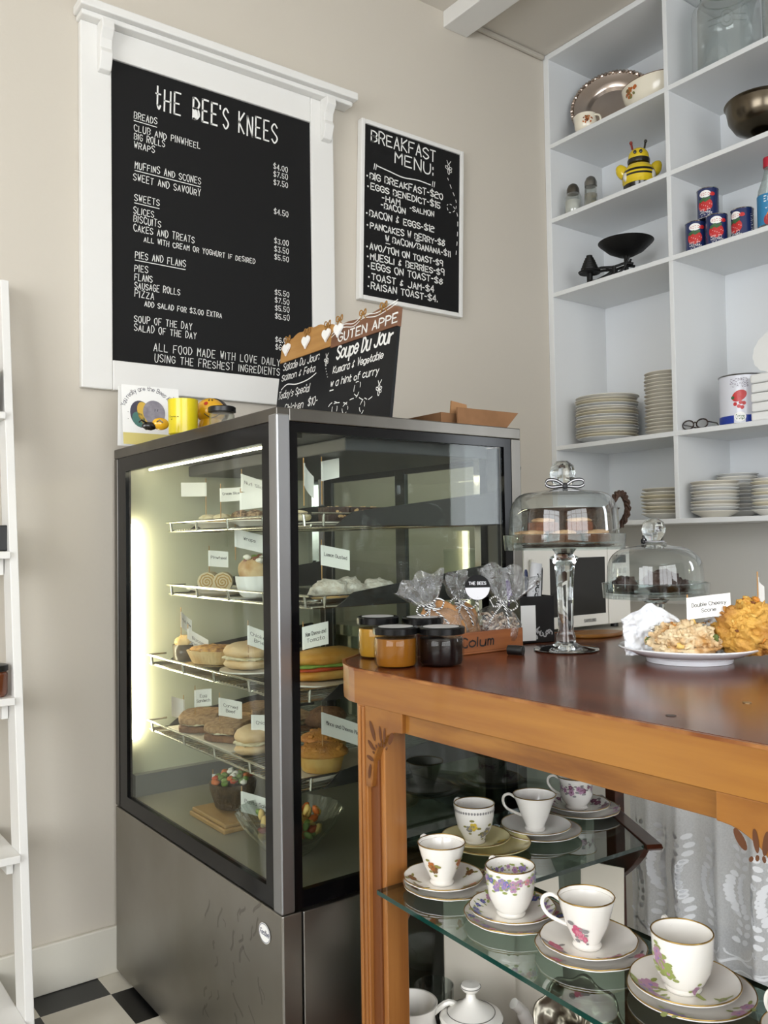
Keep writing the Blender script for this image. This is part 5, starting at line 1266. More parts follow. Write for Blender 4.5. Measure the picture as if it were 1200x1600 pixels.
# ---------------------------------------------------------------- teacups, saucers and tea plates
ZG = .5884
DEC = dict(violet=mat('petal_violet', '8d7ab0', .35), mauve=mat('petal_mauve', 'b58aa8', .35), pink=mat('petal_pink', 'c25f7c', .35), rose=mat('petal_rose', 'd48a9c', .35), blue=mat('petal_blue', '5f6aa8', .35), leaf=mat('petal_leaf', '98a35e', .35), yellow=mat('petal_yellow', 'd8bc4b', .35), rust=mat('petal_rust', 'b06a35', .35), brown=mat('petal_brown', '7b5a3a', .35), olive=mat('petal_olive', '8f8a4a', .35), plum=mat('petal_plum', '7b4a62', .35), grey=mat('petal_grey', '8e8c8c', .35))
china = porcelain; china_y = mat('china_yellow', 'eee5b2', .15, coat=.4)
def sprig(mb, F, u, v, s, ku, slots, rn, leaf=None, n=5):
    """a flower of n petals with leaves; ku turns metres into u units"""
    sl = rn.choice(slots); a0 = rn.uniform(0, 6)
    if leaf:
        mb.slot(leaf)
        for k in range(3):
            a = a0+2.1*k; mb.disc(u+1.25*s*math.cos(a)*ku, v+1.25*s*math.sin(a), .55*s*ku, .26*s, F, a if ku == 1 else 0, 7)
    mb.slot(sl)
    for k in range(n):
        a = a0+2*PI*k/n; mb.disc(u+.5*s*math.cos(a)*ku, v+.5*s*math.sin(a), .42*s*ku, .38*s, F, 0, 8)
    mb.slot(slots[(slots.index(sl)+1) % len(slots)]).disc(u, v, .28*s*ku, .28*s, F, 0, 7)
SHORT = ('', 'teacup with autumn leaves', 'teacup with yellow flowers', 'plain white teacup', 'waisted teacup with plum flowers', 'teacup with a violet border', 'teacup with pink tulips', 'big teacup with violets and leaves', 'teacup cut by the right photo edge')
def tea_set(x, y, handle, rim, h, cup_prof, sets, seed, desc, pr=.080, sr=.070, cols=('violet', 'mauve', 'leaf'), scallop=0, base_m=None, sauc_m=None, plate_dx=(.006, -.012), band=None, gold_m=None):
    """tea plate, saucer and cup stacked; cols are decal colours (last one is the leaf)"""
    rn = random.Random(seed)
    M_ = [base_m or china, gold_m or gold]+[DEC[c] for c in cols]; ids = list(range(2, 2+len(cols)-1)); lf = 1+len(cols)
    M_s = [sauc_m or base_m or china]+M_[1:]
    rf = (lambda a, i, z: 1+scallop*abs(math.sin(6*a))) if scallop else None
    rf1 = (lambda a: 1+scallop*abs(math.sin(6*a))) if scallop else None
    # plate
    px_, py_ = x+plate_dx[0], y+plate_dx[1]
    PP = [(.045, .003), (pr*.66, .005), (pr*.97, .0125), (pr, .0145)]
    mb = MB().lathe([(0, .0), (.045, .0), (pr*.66, .002), (pr, .0115)]+PP[::-1]+[(0, .003)], 72, rf=(lambda a, i, z: 1+(scallop*abs(math.sin(6*a)) if z > .008 else 0)) if scallop else None)
    mb.slot(1).ring(pr*.997, .0138, .0009, 72, rf=rf1)
    Fp = lambda a, r: (r*math.cos(a), r*math.sin(a), prof_z(PP, r)+.0007)
    for (a, r, s) in sets.get('plate', []): sprig(mb, Fp2(Fp), a, r, s, 1, ids, rn, lf)
    if 'plate_ring' in sets:
        n_, r_, s_ = sets['plate_ring']
        for k in range(n_): sprig(mb, Fp2(Fp), 2*PI*k/n_+rn.uniform(-.06, .06), r_*pr+rn.uniform(-.005, .005), s_*rn.uniform(.7, 1.2), 1, ids, rn, lf)
    o = mb.build('tea_plate', M_s, loc=(px_, py_, ZG)); tag(o, 'tea plate lowest under the '+SHORT[seed], 'plate', 'tea plates on the glass shelf')
    # saucer
    SP = [(.024, .003), (sr*.62, .0045), (sr*.95, .015), (sr, .0175)]
    mb = MB().lathe([(0, 0), (.026, 0), (sr*.62, .0015), (sr, .0145)]+SP[::-1]+[(0, .003)], 64, rf=(lambda a, i, z: 1+(scallop*abs(math.sin(6*a)) if z > .008 else 0)) if scallop else None)
    mb.slot(1).ring(sr*.997, .0168, .0009, 64, rf=rf1)
    Fs_ = lambda a, r: (r*math.cos(a), r*math.sin(a), prof_z(SP, r)+.0007)
    for (a, r, s) in sets.get('saucer', []): sprig(mb, Fp2(Fs_), a, r, s, 1, ids, rn, lf)
    if 'saucer_ring' in sets:
        n_, r_, s_ = sets['saucer_ring']
        for k in range(n_): sprig(mb, Fp2(Fs_), 2*PI*k/n_+rn.uniform(-.08, .08), r_*sr+rn.uniform(-.005, .005), s_*rn.uniform(.7, 1.2), 1, ids, rn, lf)
    zs = ZG+.0062
    o = mb.build('saucer', M_s, loc=(x+.001, y-.002, zs)); tag(o, 'saucer directly under the '+SHORT[seed], 'saucer', 'saucers on the glass shelf')
    # cup
    t = thing('teacup', desc, 'teacup', (x, y, zs+.0036), 0, 'teacups on the glass shelf')
    pf = [(r*rim, z*h) for r, z in cup_prof]
    crf = (lambda a, i, z: 1+scallop*.6*abs(math.sin(6*a))*(z/h)) if scallop else None
    mb = MB().lathe([(0, .003), (pf[0][0]*.8, .002), (pf[0][0]*.92, 0)]+pf+[(rim*.965, h), (rim*.95, h*.93)]+[(max(r-.0028, .004), max(z, .008)) for r, z in pf[::-1][1:-2]]+[(0, .010)], 56, rf=crf)
    mb.slot(1).ring(rim*.985, h+.0004, .0011, 56, rf=(lambda a: 1+scallop*.6*abs(math.sin(6*a))) if scallop else None)
    Fc_ = surf(pf, .0009 if not scallop else .002)
    for (a, z, s) in sets.get('cup', []): sprig(mb, Fc_, a, z*h, s, 1/rim, ids, rn, lf)
    if 'cup_ring' in sets:
        n_, z_, s_ = sets['cup_ring']
        for k in range(n_): sprig(mb, Fc_, 2*PI*k/n_+rn.uniform(-.08, .08), (z_+rn.uniform(-.09, .05))*h, s_*rn.uniform(.7, 1.2), 1/rim, ids, rn, lf)
    if 'inner_ring' in sets:
        n_, z_, s_ = sets['inner_ring']; Fi = lambda a, z: ((prof_at(pf, z)-.0045)*math.cos(a), (prof_at(pf, z)-.0045)*math.sin(a), z)
        for k in range(n_): sprig(mb, Fi, 2*PI*k/n_+rn.uniform(-.08, .08), (z_+rn.uniform(-.07, .05))*h, s_*rn.uniform(.7, 1.2), 1/rim, ids, rn, lf)
    if band:
        z_, w_, sl = band; mb.slot(sl)
        for k in range(44): mb.disc(2*PI*k/44, z_*h, .055, w_, Fc_, 0, 7)
    mb.build('body', M_, t)
    ch, sh_ = math.cos(handle), math.sin(handle)
    r1 = prof_at(pf, h*.86); r2 = prof_at(pf, h*.36); hb = MB()
    hp_ = spl([(r1-.001, h*.86), (r1+.012, h*.95), (r1+.024, h*.88), (r1+.026, h*.70), (r1+.017, h*.52), (r2+.007, h*.40), (r2-.0008, h*.37)], 4)
    hb.tube([(u*ch, u*sh_, z) for u, z in hp_], .0030, 8); hb.build('handle', [M_[0]], t)
    return t
def prof_z(prof, r):
    for (r0, z0), (r1, z1) in zip(prof, prof[1:]):
        if r0 <= r <= r1: return z0+(z1-z0)*(r-r0)/(r1-r0)
    return prof[0][1] if r < prof[0][0] else prof[-1][1]
def Fp2(F):
    # decals on a dish: u is an angle at the centre of the sprig, v the radius; offsets are metres
    class G:
        pass
    def g(u, v): return F(u, v)
    return g
_sprig = sprig
def sprig(mb, F, u, v, s, ku, slots, rn, leaf=None, n=5):
    if ku == 1: return _sprig(mb, lambda a, r: F(u+(a-u)/max(v, .01), r), u, v, s, 1, slots, rn, leaf, n)
    return _sprig(mb, F, u, v, s, ku, slots, rn, leaf, n)
tall = [(.50, .0), (.52, .04), (.46, .10), (.56, .22), (.74, .45), (.88, .72), (.97, .93), (1.0, 1.0)]
flare = [(.46, .0), (.48, .05), (.42, .10), (.50, .22), (.66, .45), (.82, .74), (.97, .96), (1.0, 1.0)]
barrel = [(.58, .0), (.60, .03), (.57, .08), (.72, .17), (.90, .38), (.97, .62), (.98, .85), (1.0, 1.0)]
fc = lambda x, y, d=0: math.atan2(-y, -x)+d      # angle on a cup that faces the room, turned by d
def cup(x, y, *a, **k): return tea_set(x, y, *a, **k)
f = fc(1.0, 1.2)
cup(1.003, 1.197, f-2.55, .042, .070, tall, dict(cup=[(f-.55, .55, .0095), (f-.40, .46, .0095), (f+.95, .60, .0085)], saucer=[(f-.9, .052, .011), (f-.55, .058, .010), (f-1.6, .054, .010), (f+.8, .052, .011), (f+1.05, .058, .009), (f+2.1, .055, .009)], plate_ring=(9, .84, .0085)), 1, 'white teacup with autumn leaf sprigs, nearest the far front leg', pr=.080, sr=.069, cols=('rust', 'brown', 'olive'), scallop=.018)
f = fc(1.18, 1.3)
cup(1.189, 1.315, f-2.5, .0405, .076, [(.50, 0), (.52, .03), (.50, .07), (.60, .16), (.84, .40), (.96, .70), (1.0, 1.0)], dict(cup=[(f-.05, .52, .010), (f-.3, .46, .008), (f+.8, .36, .011), (f+.55, .28, .008)], saucer=[(f+.9, .05, .012), (f+1.3, .052, .010)], plate=[(f-.2, .066, .010), (f+.8, .066, .009)]), 2, 'white teacup with yellow flowers and a dark patterned band on a yellow plate', pr=.082, sr=.068, cols=('yellow', 'grey', 'olive'), sauc_m=china_y, band=(.865, .0028, 3), plate_dx=(.018, -.022))
f = fc(1.33, 1.29)
cup(1.335, 1.290, f-1.75, .0445, .072, flare, dict(), 3, 'plain white teacup with a gold rim and its handle to the left', pr=.083, sr=.072, cols=('grey', 'leaf'), plate_dx=(.008, -.008), base_m=porcelain)
f = fc(1.52, 1.33)
cup(1.515, 1.335, f-1.75, .042, .070, [(.55, 0), (.60, .03), (.52, .10), (.72, .24), (.86, .45), (.80, .62), (.84, .80), (1.0, 1.0)], dict(cup_ring=(16, .72, .006), cup=[(f-.3, .6, .009), (f+.3, .66, .009)], saucer_ring=(16, .78, .0085), plate_ring=(18, .84, .0075)), 4, 'waisted teacup with plum flower sprigs at the far back of the shelf', pr=.082, sr=.070, cols=('plum', 'mauve', 'grey'), scallop=.02, plate_dx=(.004, -.012))
f = fc(1.007, 1.03)
cup(1.007, 1.030, f-2.6, .0395, .076, barrel, dict(cup_ring=(26, .84, .0062), inner_ring=(20, .78, .006), cup=[(f-.6, .68, .007), (f+.1, .70, .007), (f-.2, .74, .008)], saucer_ring=(20, .82, .0075), plate_ring=(22, .87, .007)), 5, 'straight sided teacup with a violet flower border inside and out', pr=.080, sr=.068, cols=('violet', 'mauve', 'blue', 'rose', 'leaf'), scallop=.018, plate_dx=(.002, -.006))
f = fc(1.015, .88)
cup(1.015, .880, f-1.7, .0415, .072, tall, dict(cup=[(f-.45, .42, .013), (f-.3, .34, .009), (f-.1, .26, .007)], saucer=[(f-1.15, .052, .013), (f-.9, .055, .009), (f+.5, .054, .011), (f+.75, .057, .008)], plate=[(f-.75, .072, .010), (f+1.3, .07, .009)]), 6, 'white teacup with pink tulip sprigs and a looped handle', pr=.080, sr=.070, cols=('pink', 'rose', 'grey'), scallop=.018, plate_dx=(.001, -.006))
f = fc(1.018, .72)
cup(1.020, .720, f-2.75, .0405, .074, barrel, dict(cup=[(f-.85, .62, .012), (f-.7, .50, .012), (f-.5, .42, .010), (f-.95, .74, .009), (f+.6, .12, .008)], saucer=[(f-1.4, .045, .014), (f-1.2, .055, .013), (f-1.0, .058, .013), (f-.75, .056, .013), (f-.5, .056, .011), (f+1.0, .054, .008)], plate=[(f-.4, .072, .013), (f-.2, .074, .010), (f+.9, .072, .012), (f+1.2, .072, .010)]), 7, 'big white teacup with violets and green leaves, nearest the camera', pr=.082, sr=.071, cols=('mauve', 'violet', 'leaf', 'leaf'), plate_dx=(.002, -.010))
cup(1.030, .540, fc(1.03, .54)-1.1, .040, .072, tall, dict(saucer_ring=(8, .8, .008)), 8, 'white teacup cut by the right photo edge at the near end of the shelf', pr=.078, sr=.068, cols=('pink', 'rose', 'leaf'))

# ---------------------------------------------------------------- on the base of the counter cabinet
ZB = .1655
p = at(640, 1600, 'Z', .29)
t = thing('milk_jug', 'white fluted milk jug on the cabinet base by the far front leg', 'jug', (1.046, 1.348, ZB))
MB().lathe([(0, .002), (.034, 0), (.036, .01), (.05, .06), (.052, .09), (.046, .125), (.052, .15), (.049, .15), (.043, .125), (.048, .09), (.03, .02), (0, .012)], 60, rf=lambda a, i, z: 1+.02*math.sin(14*a)*(1 if z < .12 else 0)+(.30*max(0, math.cos(a-2.9))**5 if z > .11 else 0)).build('body', porcelain, t)
MB().tube(spl([(.040, -.02, .125), (.066, -.034, .142), (.088, -.045, .122), (.084, -.043, .08), (.05, -.025, .05)], 4), .006, 8).build('handle', porcelain, t)
t = thing('sugar_bowl', 'white lidded sugar bowl with a dark scalloped border band', 'sugar bowl', (1.135, 1.275, ZB))
OP = [(.042, .012), (.056, .04), (.060, .08), (.059, .118)]
mb = MB().lathe([(0, .002), (.036, 0)]+OP+[(.054, .119), (.054, .1), (0, .02)], 56)
mb.slot(1).lathe([(.0603, .082), (.0603, .112)], 56, cap=False).slot(2)
Fs3 = lambda a, z: (.0609*math.cos(a), .0609*math.sin(a), z)
for k in range(28): mb.ribbon([(2*PI*k/28+.085*math.cos(q), .088+.020*math.sin(q)) for q in [PI*i/8 for i in range(9)]], .0022, Fs3); mb.disc(2*PI*k/28, .094, .03, .005, Fs3, 0, 8)
mb.build('body', [porcelain, mat('band_black', '2a2a2c', .3), paper], t)
mb = MB().lathe([(.058, .119), (.061, .123), (.058, .128), (.044, .134), (.018, .150), (.010, .158), (.008, .168), (.016, .174), (.020, .180), (.017, .185), (0, .187)], 48); mb.slot(1).ring(.046, .1335, .0008).ring(.0195, .181, .0008); mb.build('lid', [porcelain, mat('line_grey', '6d6a66', .3)], t)
t = thing('teapot', 'white teapot on the cabinet base, only its spout in the picture', 'teapot', (1.37, 1.235, ZB))
MB().lathe([(0, .0), (.05, 0), (.068, .025), (.064, .04), (.042, .052), (0, .056)], 48).build('body', porcelain, t)
MB().tube(spl([(-.06, .02, .03), (-.09, .03, .065), (-.105, .035, .095), (-.122, .04, .112)], 5), [.018]*5+[.014]*5+[.011]*6, 14).build('spout', porcelain, t)
_d = at(905, 1590, 'Z', .33)
t = thing('embossed_dish', 'tarnished oval embossed silver dish propped up on the cabinet base below the tulip teacup', 'dish', (_d.x, _d.y, ZB), -YAW-.2)
mb = MB(); nr, ns = 16, 72
for j in range(nr+1):
    q = j/nr
    for k in range(ns):
        a = 2*PI*k/ns; ru = 1+.05*math.sin(10*a)*q**3
        rel_ = .010*noise.noise(Vector((math.cos(a)*q*5, math.sin(a)*q*5, 2)))+.006*math.sin(10*a)*q**2*(1-q)*3+.004*noise.noise(Vector((math.cos(a)*q*13, math.sin(a)*q*13, 5)))
        u, v, w = .088*q*ru*math.cos(a), .112+.108*q*ru*math.sin(a), .028*q*q+rel_*(1 if q > .05 else 0)
        mb.v.append((u, v*.34-w*.94, v*.94+w*.34))
for j in range(nr):
    for k in range(ns):
        k2 = (k+1) % ns; mb.f.append((j*ns+k, j*ns+k2, (j+1)*ns+k2, (j+1)*ns+k)); mb.mi.append(0)
mb.build('dish', mat('dish_silver', '9a9487', .28, 1, col2='5b5548', scale=26, rough2=.42), t, solid=.003)
mb = MB(); mb.tube([(.0, .02, .13), (.0, .085, .06), (.0, .10, .004)], .004, 6); mb.tube([(-.05, .02, .006), (.05, .02, .006)], .004, 6); mb.build('stand_leg', MATS['dish_silver'], t)
cardm = mat('cream_card', 'e4ddcf', .7)
for (x, y, rz, w, h, lean, lab) in ((1.27, 1.395, -38, .15, .30, .10, 'tall cream menu card standing at the far end of the cabinet, left of the pair'), (1.365, 1.345, -35, .15, .30, .12, 'cream menu card leaning behind the sugar bowl, right of the pair'), (1.478, 1.245, -70, .095, .335, .06, 'cream card standing behind the violet teacup, right one of two'), (1.470, 1.350, -70, .095, .245, .06, 'cream card standing behind the violet teacup, left one of two')):
    t = thing('menu_card', lab, 'card', (x, y, ZB), math.radians(rz), 'cream cards in the cabinet')
    mb = MB(); F = lambda u, v, q: (u, v*lean+q, v)
    mb.prism([(-w/2, 0), (w/2, 0), (w/2, h), (-w/2, h)], F, 0, .003); mb.prism([(-w/2, 0), (-w/2+.001, 0), (-w/2+.001, h), (-w/2, h)], lambda u, v, q: (u, q+v*lean, v), 0, .05)
    mb.build('card', cardm, t, smooth=False)
t = thing('glass_jug', 'thin clear glass tumbler behind the milk jug', 'tumbler', (1.135, 1.385, ZB))
MB().lathe([(0, .002), (.034, .0), (.040, .14), (.038, .14), (.032, .006), (0, .006)], 36, cap=False).build('glass', thin_glass('tumbler_glass', 'eef2f1', .08, .9, power=2), t)

# ---------------------------------------------------------------- on the counter top
TZ = ZT+.0004
def jam_jar(x, y, col, lab, hh=.068, r=.0405, name='jam_jar'):
    t = thing(name, lab, 'jar', (x, y, TZ), 0, 'preserve jars on the counter')
    MB().lathe([(0, .003), (r*.88, .003), (r*.93, .008), (r*.95, hh*.78), (0, hh*.79)], 40).build('preserve', mat('jam_'+col, col, .25, coat=.2), t)
    MB().lathe([(0, .0005), (r*.88, 0), (r, .007), (r*1.02, hh*.6), (r*1.0, hh*.78), (r*.93, hh*.84), (r*.96, hh*.87), (r*.96, hh*.92)], 44, cap=False).build('glass', thin_glass('jam_glass', 'f4f4f0', .02, .6, power=4), t)
    l = MB().lathe([(r*1.01, hh*.89), (r*1.06, hh*.90), (r*1.07, hh*1.06), (r*1.03, hh*1.09), (r*.9, hh*1.10), (r*.86, hh*1.085), (0, hh*1.085)], 44, cap=False).build('lid', mat('lid_black', '0b0b0c', .25, spec=.3), t)
    MB().lathe([(0, hh*1.09), (r*.80, hh*1.09), (r*.80, hh*1.10), (0, hh*1.10)], 36).build('lid_label', mat('label_grey', 'c4c4c6', .4), l)
pA, pB, pC, pD = (at(x, y, 'Z', ZT) for x, y in ((591, 1026), (619, 1041), (690, 1039), (661, 1024)))
jam_jar(pB.x, pB.y, '8f5a18', 'jar of amber marmalade with a black lid at the counter corner, front left of four')
jam_jar(pA.x, pA.y, 'b98a2c', 'paler jar of honey coloured preserve standing behind the front marmalade jar', hh=.075)
jam_jar(pC.x, pC.y, '120a0c', 'jar of very dark jam with a black lid, front right of four', hh=.066, r=.0425)
jam_jar(pD.x, pD.y, '3d1c14', 'dark red brown jar at the back between the other preserve jars', hh=.072)
# wooden box with bagged biscuits
b0 = at(700, 1028, 'Z', ZT); b1 = at(815, 1013, 'Z', ZT)
bxw = thing('wooden_box', 'low reddish wooden box with dark stencilled letters on its front', 'box', (b0.x-.03, b1.y-.005, TZ))
L_ = b1.x-b0.x+.03; bxm = mat('box_wood', '94592f', .5, col2='7c4522', scale=6, stretch=(.7, 5, 8)); Dp = .10; Hh = .045
mb = MB()
for b in ((0, L_, 0, .008, .004, Hh), (0, L_, Dp-.008, Dp, .004, Hh), (0, .008, .008, Dp-.008, .004, Hh), (L_-.008, L_, .008, Dp-.008, .004, Hh), (0, L_, 0, Dp, 0, .0045)): mb.box(*b)
mb.build('crate', bxm, bxw, smooth=False, bevel=.0015)
mb = MB()
for st in text_lines('Colum', L_*.28, .016, .018, L_*.36, .1, .1): mb.ribbon(st, .0034, lambda u, v: (u, -.0006, v))
mb.build('lettering', mat('stencil_black', '1c1310', .6), bxw, smooth=False)
cello = thin_glass('cellophane', 'f8f9fa', .08, .9, rough=.05, power=2.2, bump=1.0, bscale=45, body=.02, bodycol='eef0f2')
cello2 = thin_glass('cellophane_crumpled', 'f6f7f9', .20, .8, rough=.06, power=1.5, bump=1.0, bscale=60, body=.08, bodycol='eef0f2')
def bag(loc, rz, w, h, topw, toph, tilt, lab, contents, tie='stripe'):
    t = thing('biscuit_bag', lab, 'bag', loc, 0, 'cellophane biscuit bags', rot=(0, math.radians(tilt), math.radians(rz)))
    mb = MB(); n = 46
    prof = [(.55, 0), (.95, .08*h), (1.0, .35*h), (.92, .62*h), (.6, .82*h), (.20, .95*h), (.14, h)]
    vs = []
    def bagrf(a, i, z): return (1+.10*noise.noise(Vector((math.cos(a)*2, math.sin(a)*2, z*40))))*(1+.05*math.sin(9*a+z*60))
    mb.lathe([(r*w/2, z) for r, z in prof], n, rf=bagrf, cap=False)
    mb.v = [(x, y*.62, z) for x, y, z in mb.v]; mb.build('sack', cello, t)
    tp = MB(); nu, nv = 30, 8
    for j in range(nv+1):
        s = j/nv
        for i in range(nu+1):
            u = 2*i/nu-1
            x = u*(.10*w+(topw*.5-.1*w)*s**.8); z = h+toph*s*(1-.22*abs(u)+.08*math.sin(u*9)); y = .012*math.sin(u*11+s*2)*(.25+s)+.010*noise.noise(Vector((u*4, s*4, loc[0]*9)))
            tp.v.append((x, y, z))
    for j in range(nv):
        for i in range(nu): tp.f.append((j*(nu+1)+i, j*(nu+1)+i+1, (j+1)*(nu+1)+i+1, (j+1)*(nu+1)+i)); tp.mi.append(0)
    tp.build('gathered_top', cello2, t)
    k = MB(); 
    for q in range(3): k.tube([((.075*w+.003)*math.cos(a), (.05*w+.003)*math.sin(a), h-.003+.004*q) for a in [2*PI*i/14 for i in range(14)]], .0019, 5, closed=True)
    for sx in (-1, 1): k.tube(spl([(0, -.012, h), (sx*.018, -.02, h+.012), (sx*.03, -.022, h+.002), (sx*.018, -.02, h-.010), (0, -.014, h-.002)], 4), .0018, 5); k.tube(spl([(0, -.013, h), (sx*.012, -.024, h-.02), (sx*.022, -.026, h-.045)], 4), .0018, 5)
    k.build('twine_tie', twine_bw, t)
    contents(t, w, h)
    return t
def bw_twine():
    M = bpy.data.materials.new('striped_twine'); M.use_nodes = True; nt = M.node_tree; b = nt.nodes['Principled BSDF']
    tc = nt.nodes.new('ShaderNodeTexCoord'); w = nt.nodes.new('ShaderNodeTexWave'); w.inputs['Scale'].default_value = 95; w.bands_direction = 'DIAGONAL'
    r = nt.nodes.new('ShaderNodeValToRGB'); r.color_ramp.interpolation = 'CONSTANT'; r.color_ramp.elements[0].color = lin('16161a'); r.color_ramp.elements[1].position = .45; r.color_ramp.elements[1].color = lin('ececec')
    nt.links.new(tc.outputs['Object'], w.inputs['Vector']); nt.links.new(w.outputs['Fac'], r.inputs[0]); nt.links.new(r.outputs[0], b.inputs['Base Color']); b.inputs['Roughness'].default_value = .8
    return M
twine_bw = bw_twine()
biscuit = mat('biscuit_tan', 'b98a5e', .75, col2='a27446', scale=40, bump=.3, bscale=120); choc_curl = mat('chocolate_curl', '6b4a38', .6, col2='c9b6a0', scale=120, lo=.45, hi=.55)
def discs(t, w, h):
    for k in range(4): MB().lathe([(0, 0), (w*.33, 0), (w*.37, .004), (w*.33, .009), (0, .010)], 26).build('biscuit', biscuit, t, loc=((-.012, .012, -.008, .01)[k], -.006+.002*k, .018+.014*k)).rotation_euler = (1.1, .3*(k-1.5), 0)
def curls(t, w, h):
    mb = MB(); rn = random.Random(21)
    for k in range(60):
        a = rn.uniform(0, 6.28); r = w*.36*math.sqrt(rn.random()); p = Vector((r*math.cos(a), r*.5*math.sin(a), .012+h*.5*rn.random())); d = Vector((rn.uniform(-1, 1), rn.uniform(-1, 1), rn.uniform(-1, 1)))*.018
        mb.tube([p-d, p+Vector((.004, .003, .006)), p+d], .003, 5)
    mb.build('chocolate_shred', choc_curl, t)
bz_ = TZ+.0115
bag((bxw.location.x+L_*.30, bxw.location.y+.05, bz_), -35, .112, .092, .12, .075, -22, 'cellophane bag of round tan biscuits leaning to the left in the wooden box', discs)
bag((bxw.location.x+L_*.80, bxw.location.y+.042, bz_), -35, .108, .088, .15, .085, 14, 'cellophane bag of chocolate shreds leaning to the right in the wooden box', curls)
bag((bxw.location.x+L_*.52, bxw.location.y+.074, bz_), -20, .09, .088, .09, .07, 2, 'third cellophane bag standing behind the two front bags', discs)
p = at(746, 918, 'Y', bxw.location.y+.03)
tg = thing('gift_tag', 'round black and white shop tag tied above the biscuit bags', 'tag', p, math.radians(-35))
mb = MB().prism([(.027*math.cos(2*PI*k/32), .027*math.sin(2*PI*k/32)) for k in range(32)], lambda u, v, w: (u, w-.0*v, v), 0, .0012)
Ft = lambda u, v: (u, -.0006, v)
mb.slot(1).poly([(.026*math.cos(a), .026*math.sin(a)+0) for a in [PI+PI*k/18 for k in range(19)]], Ft)
for st in text_lines('THE BEES', -.018, .006, .006, .036): mb.ribbon(st, .0012, Ft)
mb.build('disc', [black_board, mat('tag_white', 'd9d9de', .5)], tg, smooth=False)
MB().tube([(0, 0, -.02), (.002, .008, -.045), (.004, .014, -.06)], .0012, 5).build('string', twine_bw, tg)
# pen holder and markers
pp = at(824, 1003, 'Z', ZT)
ph = thing('pen_holder', 'square black pen holder with white swirls and a white card on its front', 'pen holder', (pp.x+.012, pp.y+.012, TZ), math.radians(-14))
hw, hh = .045, .105
mb = MB()
for b in ((-hw, hw, -hw, -hw+.003, 0, hh), (-hw, hw, hw-.003, hw, 0, hh), (-hw, -hw+.003, -hw, hw, 0, hh), (hw-.003, hw, -hw, hw, 0, hh), (-hw, hw, -hw, hw, 0, .003)): mb.box(*b)
mb.slot(1)
rn = random.Random(8)
for fi in range(2):
    F = (lambda u, v: (u, -hw-.0006, v)) if fi == 0 else (lambda u, v: (-hw-.0006, u, v))
    for k in range(22):
        u, v = rn.uniform(-hw+.008, hw-.008), rn.uniform(.008, hw-.01); s_ = rn.uniform(.005, .008); a0 = rn.uniform(0, 6)
        mb.ribbon([(u+s_*(1-.6*i/10)*math.cos(a0+i*.42), v+s_*(1-.6*i/10)*math.sin(a0+i*.42)) for i in range(11)], .0028, F)
mb.build('cup', [black_plastic, mat('swirl_grey', 'b9b9bb', .5)], ph, smooth=False, bevel=.001)
MB().box(-hw+.001, -.006, -hw-.0025, -hw-.001, .006, .085).build('card', paper, ph, smooth=False)
def marker(dx, dy, r, ln, tilt, m_, cap, lab, wr_=None, name='marker_pen'):
    base = ph.matrix_world if False else None
    ca, sa = math.cos(math.radians(-14)), math.sin(math.radians(-14))
    t = thing(name, lab, 'pen', (ph.location.x+dx*ca-dy*sa, ph.location.y+dx*sa+dy*ca, TZ+.0035), rot=(0, math.radians(tilt), math.radians(-30)))
    MB().lathe([(0, 0), (r, 0), (r, ln*.72), (0, ln*.72)], 24).build('barrel', m_, t)
    MB().lathe([(r*1.02, ln*.70), (r*1.04, ln*.98), (r*.92, ln), (0, ln)] if r > .008 else [(r*1.1, ln*.68), (r*.8, ln*.96), (r*.5, ln), (0, ln)], 24).build('cap', cap, t)
    if wr_:
        mb = MB()
        for st in text_lines(wr_, 0, 0, .014, .056): mb.ribbon([(a, b) for a, b in st], .003, lambda u, v: ((r+.0006)*math.cos(-PI/2+.35-(v-.007)/r), (r+.0006)*math.sin(-PI/2+.35-(v-.007)/r), ln*.56+u))
        mb.build('lettering', ink, t, smooth=False)
mw_ = mat('marker_white', 'dcdce0', .35)
marker(-.012, -.016, .0125, .178, 9, mw_, mw_, 'thick white marker with bold black lettering in the pen holder', 'chalk')
marker(.018, -.010, .0095, .158, 2, mw_, mw_, 'plain white marker upright in the pen holder')
marker(.030, .006, .005, .165, 5, black_plastic, black_plastic, 'slim black pen at the right of the pen holder')
marker(.022, .020, .005, .160, -3, black_plastic, mat('pen_blue', '23305a', .4), 'slim dark blue pen behind the plain white marker')
marker(-.030, .0, .006, .140, -7, mat('pen_purple', '5a3c86', .4), mat('pen_purple', '5a3c86', .4), 'purple pen at the left of the pen holder')
pk = at(806, 1024, 'Z', ZT)
t = thing('bulldog_clip', 'black and silver clip lying beside the foot of the cake stand', 'clip', (pk.x, pk.y, TZ), .4)
MB().tube([(0, -.016, .010), (0, .016, .010)], .010, 14).build('grip', black_plastic, t)
MB().tube([(.010, .008, .006), (.028, .006, .004), (.034, 0, .004), (.028, -.006, .004), (.010, -.008, .006)], .0022, 6).build('wire_arm', chrome, t)
